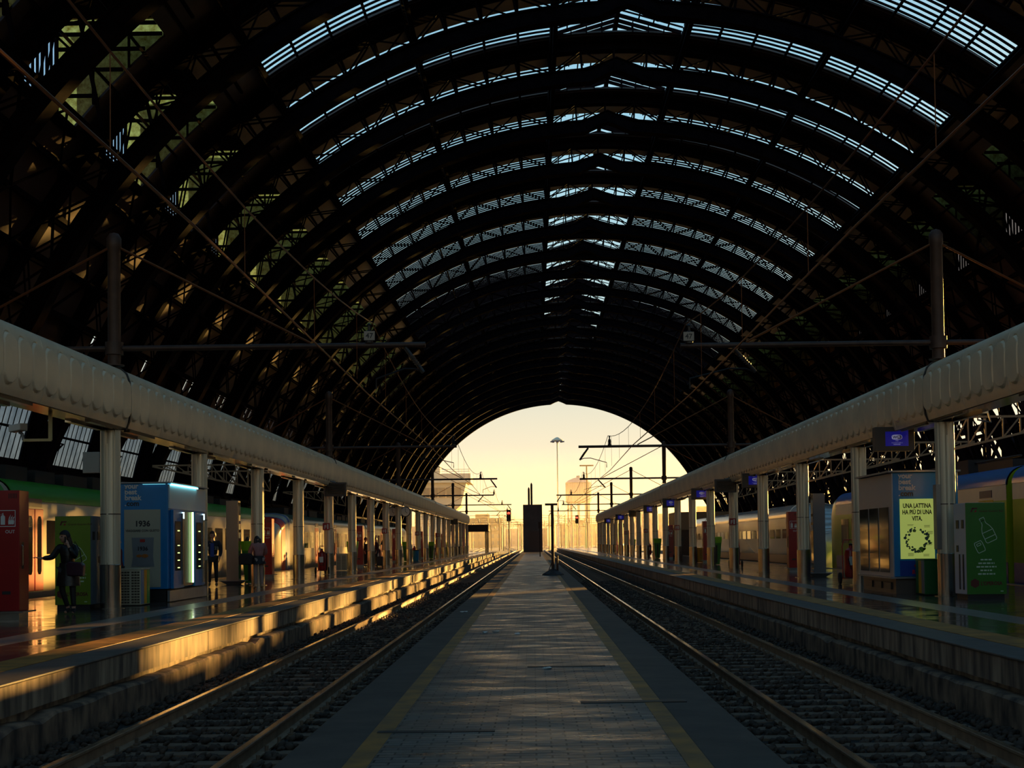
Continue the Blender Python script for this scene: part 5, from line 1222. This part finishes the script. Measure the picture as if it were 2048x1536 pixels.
def skinmesh(graph, edges, root_i=0, sub=1):
    me = bpy.data.meshes.new('tmp'); me.from_pydata([p for p, r in graph], edges, []); ob = bpy.data.objects.new('tmp', me); COL.objects.link(ob)
    m_ = ob.modifiers.new('skin', 'SKIN'); m_.use_smooth_shade = True; m_.branch_smoothing = 0.5
    for i, (p, r) in enumerate(graph): me.skin_vertices[0].data[i].radius = (r if isinstance(r, tuple) else (r, r))
    me.skin_vertices[0].data[root_i].use_root = True
    s_ = ob.modifiers.new('sub', 'SUBSURF'); s_.levels = sub; s_.render_levels = sub
    bpy.context.view_layer.update(); dg = bpy.context.evaluated_depsgraph_get(); ev = ob.evaluated_get(dg); m2 = bpy.data.meshes.new_from_object(ev)
    vs = [tuple(v.co) for v in m2.vertices]; fs = [tuple(p.vertices) for p in m2.polygons]
    bpy.data.objects.remove(ob); bpy.data.meshes.remove(m2); bpy.data.meshes.remove(me)
    return vs, fs
def person(lab, loc, rz, J, col, hat=None, hair='long', coat_len=0.0, sc=1.0, group=None):
    """J: joints dict; col: dict(top, legs, shoes, hair)"""
    root = thing('person', lab, 'person', loc, rz, group); root.scale = (sc, sc, sc)
    g = []; e = []; idx = {}
    def add(n_, p, r, parent=None):
        idx[n_] = len(g); g.append((p, r))
        if parent: e.append((idx[parent], idx[n_]))
    V_ = lambda a, b_, t: tuple(Vector(a).lerp(Vector(b_), t))
    add('pelvis', J['pelvis'], (0.14, 0.11)); add('waist', V_(J['pelvis'], J['chest'], 0.5), (0.12, 0.095), 'pelvis'); add('chest', J['chest'], (0.145, 0.11), 'waist'); add('neck', J['neck'], 0.055, 'chest'); add('skull', J['head'], 0.06, 'neck')
    for s in ('r', 'l'):
        add('sh'+s, J['sh'+s], 0.062, 'chest'); add('el'+s, J['el'+s], 0.043, 'sh'+s); add('wr'+s, J['wr'+s], 0.028, 'el'+s)
        w_ = Vector(J['wr'+s]); h_ = Vector(J['ha'+s]); d_ = (h_-w_).normalized(); add('pa'+s, tuple(w_.lerp(h_, 0.8)), (0.036, 0.018), 'wr'+s)
        sd = d_.cross(Vector(J.get('pn'+s, (0, 1, 0)))).normalized(); pn = sd.cross(d_).normalized()
        for k, (off, ln) in enumerate(((-0.028, 0.068), (-0.009, 0.078), (0.01, 0.073), (0.028, 0.056))):
            b0 = h_+sd*off; b1 = b0+d_*ln*0.5-pn*0.008; b2 = b1+d_*ln*0.42-pn*0.02
            add('f%d%s' % (k, s), tuple(b0), 0.0095, 'pa'+s); add('g%d%s' % (k, s), tuple(b1), 0.009, 'f%d%s' % (k, s)); add('h%d%s' % (k, s), tuple(b2), 0.007, 'g%d%s' % (k, s))
        t0 = w_.lerp(h_, 0.5)-sd*0.034; add('t0'+s, tuple(t0), 0.011, 'pa'+s); add('t1'+s, tuple(t0-sd*0.02+d_*0.035-pn*0.01), 0.009, 't0'+s)
        add('hip'+s, J['hip'+s], 0.085, 'pelvis'); add('kn'+s, J['kn'+s], 0.055, 'hip'+s); add('an'+s, J['an'+s], 0.04, 'kn'+s); add('toe'+s, J['to'+s], 0.032, 'an'+s)
    vs, fs = skinmesh(g, e, 0, 1)
    b = MB(); b.add(vs, fs, 0); hv, hf, hm, R = head_mesh(J['head'], J.get('yaw', 0), J.get('tilt', 0)); o = len(b.v); b.v += hv; b.f += [tuple(q+o for q in f) for f in hf]; b.m += hm
    b.build('body', [SKIN, EYEM, LIPS], root, smooth=True)
    # trousers
    gg = [(J['pelvis'], (0.155, 0.125))]; ee = []
    for s in ('r', 'l'):
        i0 = len(gg); gg += [(J['hip'+s], 0.098), (J['kn'+s], 0.068), (V_(J['kn'+s], J['an'+s], 0.88), 0.052)]; ee += [(0, i0), (i0, i0+1), (i0+1, i0+2)]
    vs, fs = skinmesh(gg, ee); MB().add(vs, fs).build('trousers', col['legs'], root, smooth=True)
    for s in ('r', 'l'):
        an, to = Vector(J['an'+s]), Vector(J['to'+s]); vs, fs = skinmesh([(tuple(an+Vector((0, 0, 0.05))), 0.052), (tuple(an), 0.05), (tuple((an+to)/2), 0.044), (tuple(to), 0.036)], [(0, 1), (1, 2), (2, 3)]); MB().add(vs, fs).build('shoe', col['shoes'], root, smooth=True)
    # jacket: torso, sleeves
    tt = J.get('puff', 1.0)
    gg = [(J['pelvis'], (0.165*tt, 0.14*tt)), (V_(J['pelvis'], J['chest'], 0.5), (0.15*tt, 0.13*tt)), (J['chest'], (0.17*tt, 0.14*tt)), (V_(J['chest'], J['neck'], 0.75), (0.09, 0.085))]; ee = [(0, 1), (1, 2), (2, 3)]
    for s in ('r', 'l'):
        i0 = len(gg); gg += [(J['sh'+s], 0.083*tt), (J['el'+s], 0.064*tt), (V_(J['el'+s], J['wr'+s], 0.92), 0.046)]; ee += [(2, i0), (i0, i0+1), (i0+1, i0+2)]
    vs, fs = skinmesh(gg, ee, 0); MB().add(vs, fs).build('jacket', col['top'], root, smooth=True)
    if coat_len:
        p = Vector(J['pelvis']); b = MB(); n_ = 24; rows = [(0.1, 0.165, 0.14), (-0.05, 0.19, 0.165), (-coat_len*0.6, 0.225, 0.19), (-coat_len, 0.235, 0.2), (-coat_len, 0.215, 0.18)]
        for z, rx, ry in rows:
            for i in range(n_): t = 2*math.pi*i/n_; b.v.append((p.x+rx*math.cos(t)*(1+0.04*math.sin(5*t)), p.y+ry*math.sin(t), p.z+z))
        for j in range(len(rows)-1):
            for i in range(n_): a = j*n_+i; c = j*n_+(i+1) % n_; b.f.append((a, a+n_, c+n_, c)); b.m.append(0)
        b.build('coat_skirt', col.get('skirt', col['top']), root, smooth=True)
    # hair / hat
    def shell(k_, zmin, back, m_, name, drop=0.0):
        b = MB(); nu, nv = 24, 14; H_ = Vector(J['head'])
        for j in range(nv+1):
            th = (math.pi*(0.62 if drop == 0 else 0.5))*j/nv
            for i in range(nu):
                ph = 2*math.pi*i/nu; x = math.sin(th)*math.sin(ph); y = -math.sin(th)*math.cos(ph); z = math.cos(th)
                v = Vector((x*0.08*k_, y*0.1*k_, z*0.125*k_))
                if y < -0.2: v.z = max(v.z, zmin)
                v.y += back; b.v.append(tuple(H_+R@v))
        for j in range(nv):
            for i in range(nu): a = j*nu+i; c = j*nu+(i+1) % nu; b.f.append((a, a+nu, c+nu, c)); b.m.append(0)
        return b.build(name, m_, root, smooth=True)
    shell(1.12, 0.055, 0.008, col['hair'], 'hair')
    if hair == 'long':
        H_ = Vector(J['head']); b = MB()
        for dx, ln in ((-0.07, 0.26), (0.0, 0.3), (0.07, 0.26)):
            p0 = H_+R@Vector((dx*0.9, 0.05, 0.0)); b.tube([tuple(p0), tuple(p0+R@Vector((dx*0.1, 0.03, 0))+Vector((0, 0, -ln*0.4))), tuple(p0+R@Vector((dx*0.15, 0.03, 0))+Vector((0, 0, -ln*0.8))), tuple(p0+Vector((0, 0, -ln)))], [0.05, 0.055, 0.045, 0.015], 10)
        b.build('hair_lengths', col['hair'], root, smooth=True)
    if hat: 
        h = shell(1.2, 0.05, 0.0, hat, 'beanie', 1)
    return root
BLK = M('black_cloth', hx(26, 22, 26), 0.65); COATB = M('black_shiny_coat', hx(20, 14, 14), 0.36, 0, 0.3, 6, 0.6); HAIRB = M('brown_hair', hx(50, 32, 24), 0.5); PLUM = M('plum_leather', hx(58, 28, 42), 0.3)
DEN = M('blue_denim', hx(56, 74, 110), 0.8); PINK = M('dusty_pink_jacket', hx(176, 116, 110), 0.6, 0, 0.2, 5, 0.4); BEIGE = M('beige_trousers', hx(160, 138, 128), 0.75); TAN = M('tan_boots', hx(196, 160, 120), 0.6); NAVY = M('navy_cloth', hx(26, 26, 38), 0.7); HOOD = M('blue_hoodie', hx(40, 66, 140), 0.7)
Jw = dict(pelvis=(0.02, 0, 0.93), chest=(0.02, 0, 1.25), neck=(0.0, -0.01, 1.43), head=(-0.03, -0.04, 1.545), shr=(-0.15, -0.01, 1.36), shl=(0.18, 0, 1.36), elr=(-0.27, -0.07, 1.14), wrr=(-0.47, -0.12, 1.13), har=(-0.56, -0.14, 1.15),
    ell=(0.22, -0.14, 1.13), wrl=(0.09, -0.17, 1.37), hal=(0.055, -0.14, 1.46), hipr=(-0.07, 0, 0.87), hipl=(0.1, 0, 0.87), knr=(-0.09, -0.03, 0.5), knl=(0.12, 0.0, 0.47), anr=(0.0, 0.1, 0.09), anl=(0.13, 0.03, 0.08), tor=(-0.03, -0.03, 0.035), tol=(0.15, -0.1, 0.035),
    yaw=-0.75, tilt=-0.12, pnr=(0, 0, 1), pnl=(0.8, -0.3, 0), puff=1.08)
wm = person('woman in black beanie and shiny black coat talking on a phone, arm held out', (-9.4, 27.2, PZ), 0, Jw, dict(top=COATB, legs=BLK, shoes=BLK, hair=HAIRB), hat=BLK, hair='long', coat_len=0.36)
b = MB(); b.box(0.02, 0.045, -0.2, -0.17, 1.44, 1.56); b.v = [(x, y, z) for x, y, z in b.v]; ph_ = b.build('phone', BLACK, loc=(-9.4, 27.2, PZ)); tag(ph_, 'small dark phone held to the ear by the woman in the black coat', 'phone')
root = thing('handbag', 'dark plum shoulder bag hanging at the hip of the woman in the black coat', 'handbag', (-9.17, 27.08, PZ))
b = MB(); b.extr([(-0.16, 0.78), (0.16, 0.76), (0.18, 0.98), (0.13, 1.04), (-0.13, 1.06), (-0.18, 1.0)], -0.1, 0.05); b.build('bag_body', PLUM, root, bevel=0.02)
b = MB(); b.tube([(-0.12, -0.02, 1.03), (-0.08, -0.03, 1.3), (-0.02, -0.02, 1.46), (0.06, 0.02, 1.3), (0.12, -0.02, 1.03)], 0.012, 6); b.build('strap', BLK, root, smooth=True)
Js = dict(pelvis=(0, 0, 0.95), chest=(0, 0, 1.3), neck=(0, 0, 1.5), head=(0, -0.02, 1.63), shr=(-0.19, 0, 1.42), shl=(0.19, 0, 1.42), elr=(-0.25, 0.03, 1.14), ell=(0.25, 0.03, 1.14), wrr=(-0.22, -0.07, 0.92), wrl=(0.22, -0.07, 0.92), har=(-0.21, -0.09, 0.83), hal=(0.21, -0.09, 0.83),
    hipr=(-0.09, 0, 0.9), hipl=(0.09, 0, 0.9), knr=(-0.1, -0.02, 0.5), knl=(0.1, -0.01, 0.5), anr=(-0.11, 0.03, 0.08), anl=(0.11, 0.03, 0.08), tor=(-0.13, -0.12, 0.035), tol=(0.13, -0.12, 0.035), yaw=0.3, tilt=0.1, pnr=(1, 0, 0), pnl=(1, 0, 0), puff=1.05)
mn = person('man in a dark varsity jacket over a blue hoodie standing beside the beige totem', (-10.5, 44.2, PZ), 0.1, dict(Js, yaw=-0.7, tilt=0.15), dict(top=NAVY, legs=BLK, shoes=M('olive_shoes', hx(96, 88, 40), 0.6), hair=HAIRB), hair='short', sc=1.04)
b = MB(); b.box(-0.06, 0.06, -0.168, -0.14, 0.95, 1.38); b.build('hoodie_front', HOOD, mn, bevel=0.02)
b = MB(); b.text('23', 0.13, (0.14, -0.172, 1.18), align='CENTER', bold=0.03); b.box(-0.17, -0.1, -0.165, -0.15, 1.17, 1.27); b.build('jacket_patch', M('patch_grey', hx(150, 146, 130), 0.7), mn)
person('woman in a dusty pink padded jacket and beige trousers bending over her bag', (-8.52, 41.8, PZ), math.pi+0.5, dict(Js, head=(0, -0.13, 1.56), neck=(0, -0.06, 1.46), wrr=(-0.16, -0.24, 1.05), wrl=(0.14, -0.26, 1.06), har=(-0.1, -0.3, 1.02), hal=(0.08, -0.32, 1.03), elr=(-0.27, -0.06, 1.13), ell=(0.27, -0.06, 1.13), tilt=0.7, yaw=0, puff=1.16),
    dict(top=PINK, legs=BEIGE, shoes=TAN, hair=HAIRB, skirt=BLK), hair='long', coat_len=0.16, sc=0.97)
b = MB(); b.extr([(-0.22, 0.75), (0.16, 0.75), (0.2, 1.0), (0.1, 1.1), (-0.16, 1.1), (-0.24, 1.0)], -0.1, 0.12); tag(b.build('shoulder_bag', BLK, loc=(-8.83, 41.55, PZ), bevel=0.03), 'black shoulder bag beside the woman in the pink jacket', 'handbag')
person('woman with long dark hair in a black jacket and jeans beside the tall green bin', (-10.72, 50.6, PZ), 2.4, dict(Js, puff=1.1), dict(top=BLK, legs=DEN, shoes=WHITE, hair=M('black_hair', hx(20, 16, 16), 0.5)), hair='long', sc=0.95)
person('dark-clothed standing figure on the track-away side of a far pillar', (-9.98, 80.2, PZ), 1.2, dict(Js, puff=1.2), dict(top=BLK, legs=BLK, shoes=BLK, hair=HAIRB), hair='short', sc=1.0)
person('dark-clothed standing figure with a suitcase, across the pillar from another figure', (-9.42, 80.6, PZ), -1.0, dict(Js, puff=1.15), dict(top=M('maroon_coat', hx(60, 26, 30), 0.7), legs=BLK, shoes=BLK, hair=HAIRB), hair='short', sc=1.0)
root = thing('suitcase', 'small black wheeled suitcase beside the two dark figures', 'suitcase', (-9.1, 79.9, PZ))
b = MB(); b.box(-0.2, 0.2, -0.13, 0.13, 0.06, 0.62); b.build('shell', BLACK, root, bevel=0.04)
b = MB(); b.tube([(-0.1, 0.1, 0.6), (-0.1, 0.1, 0.95), (0.1, 0.1, 0.95), (0.1, 0.1, 0.6)], 0.012, 6); b.build('pull_handle', GREY, root)
for x in (-0.15, 0.15): b = MB(); b.lathe([(0.035, 0), (0.04, 0.06)], (x, 0, 0), 8); b.build('wheel', RUBBER, root)
# red-clothed passenger behind the blue kiosk
person('person in a red top half hidden behind the first pillar and the blue kiosk', (-9.72, 31.45, PZ), 1.4, dict(Js, puff=1.1), dict(top=M('dark_red_jacket', hx(110, 14, 26), 0.6), legs=BLK, shoes=BLK, hair=HAIRB), hair='short', sc=0.9)

# ------------------------------------------------------------ low golden haze over the yard
hz = bpy.data.materials.new('yard_haze'); hz.use_nodes = True; hn = hz.node_tree; hn.nodes.clear()
ho = hn.nodes.new('ShaderNodeOutputMaterial'); hs = hn.nodes.new('ShaderNodeVolumeScatter'); hs.inputs['Color'].default_value = (1, 0.84, 0.58, 1); hs.inputs['Density'].default_value = 0.00075; hs.inputs['Anisotropy'].default_value = 0.72
hn.links.new(hs.outputs[0], ho.inputs['Volume'])
b = MB(); b.box(-130, 150, 336, 1000, -0.2, 26); tag(b.build('haze', hz), 'thin golden evening haze hanging low over the yard beyond the shed', 'haze', kind='stuff')
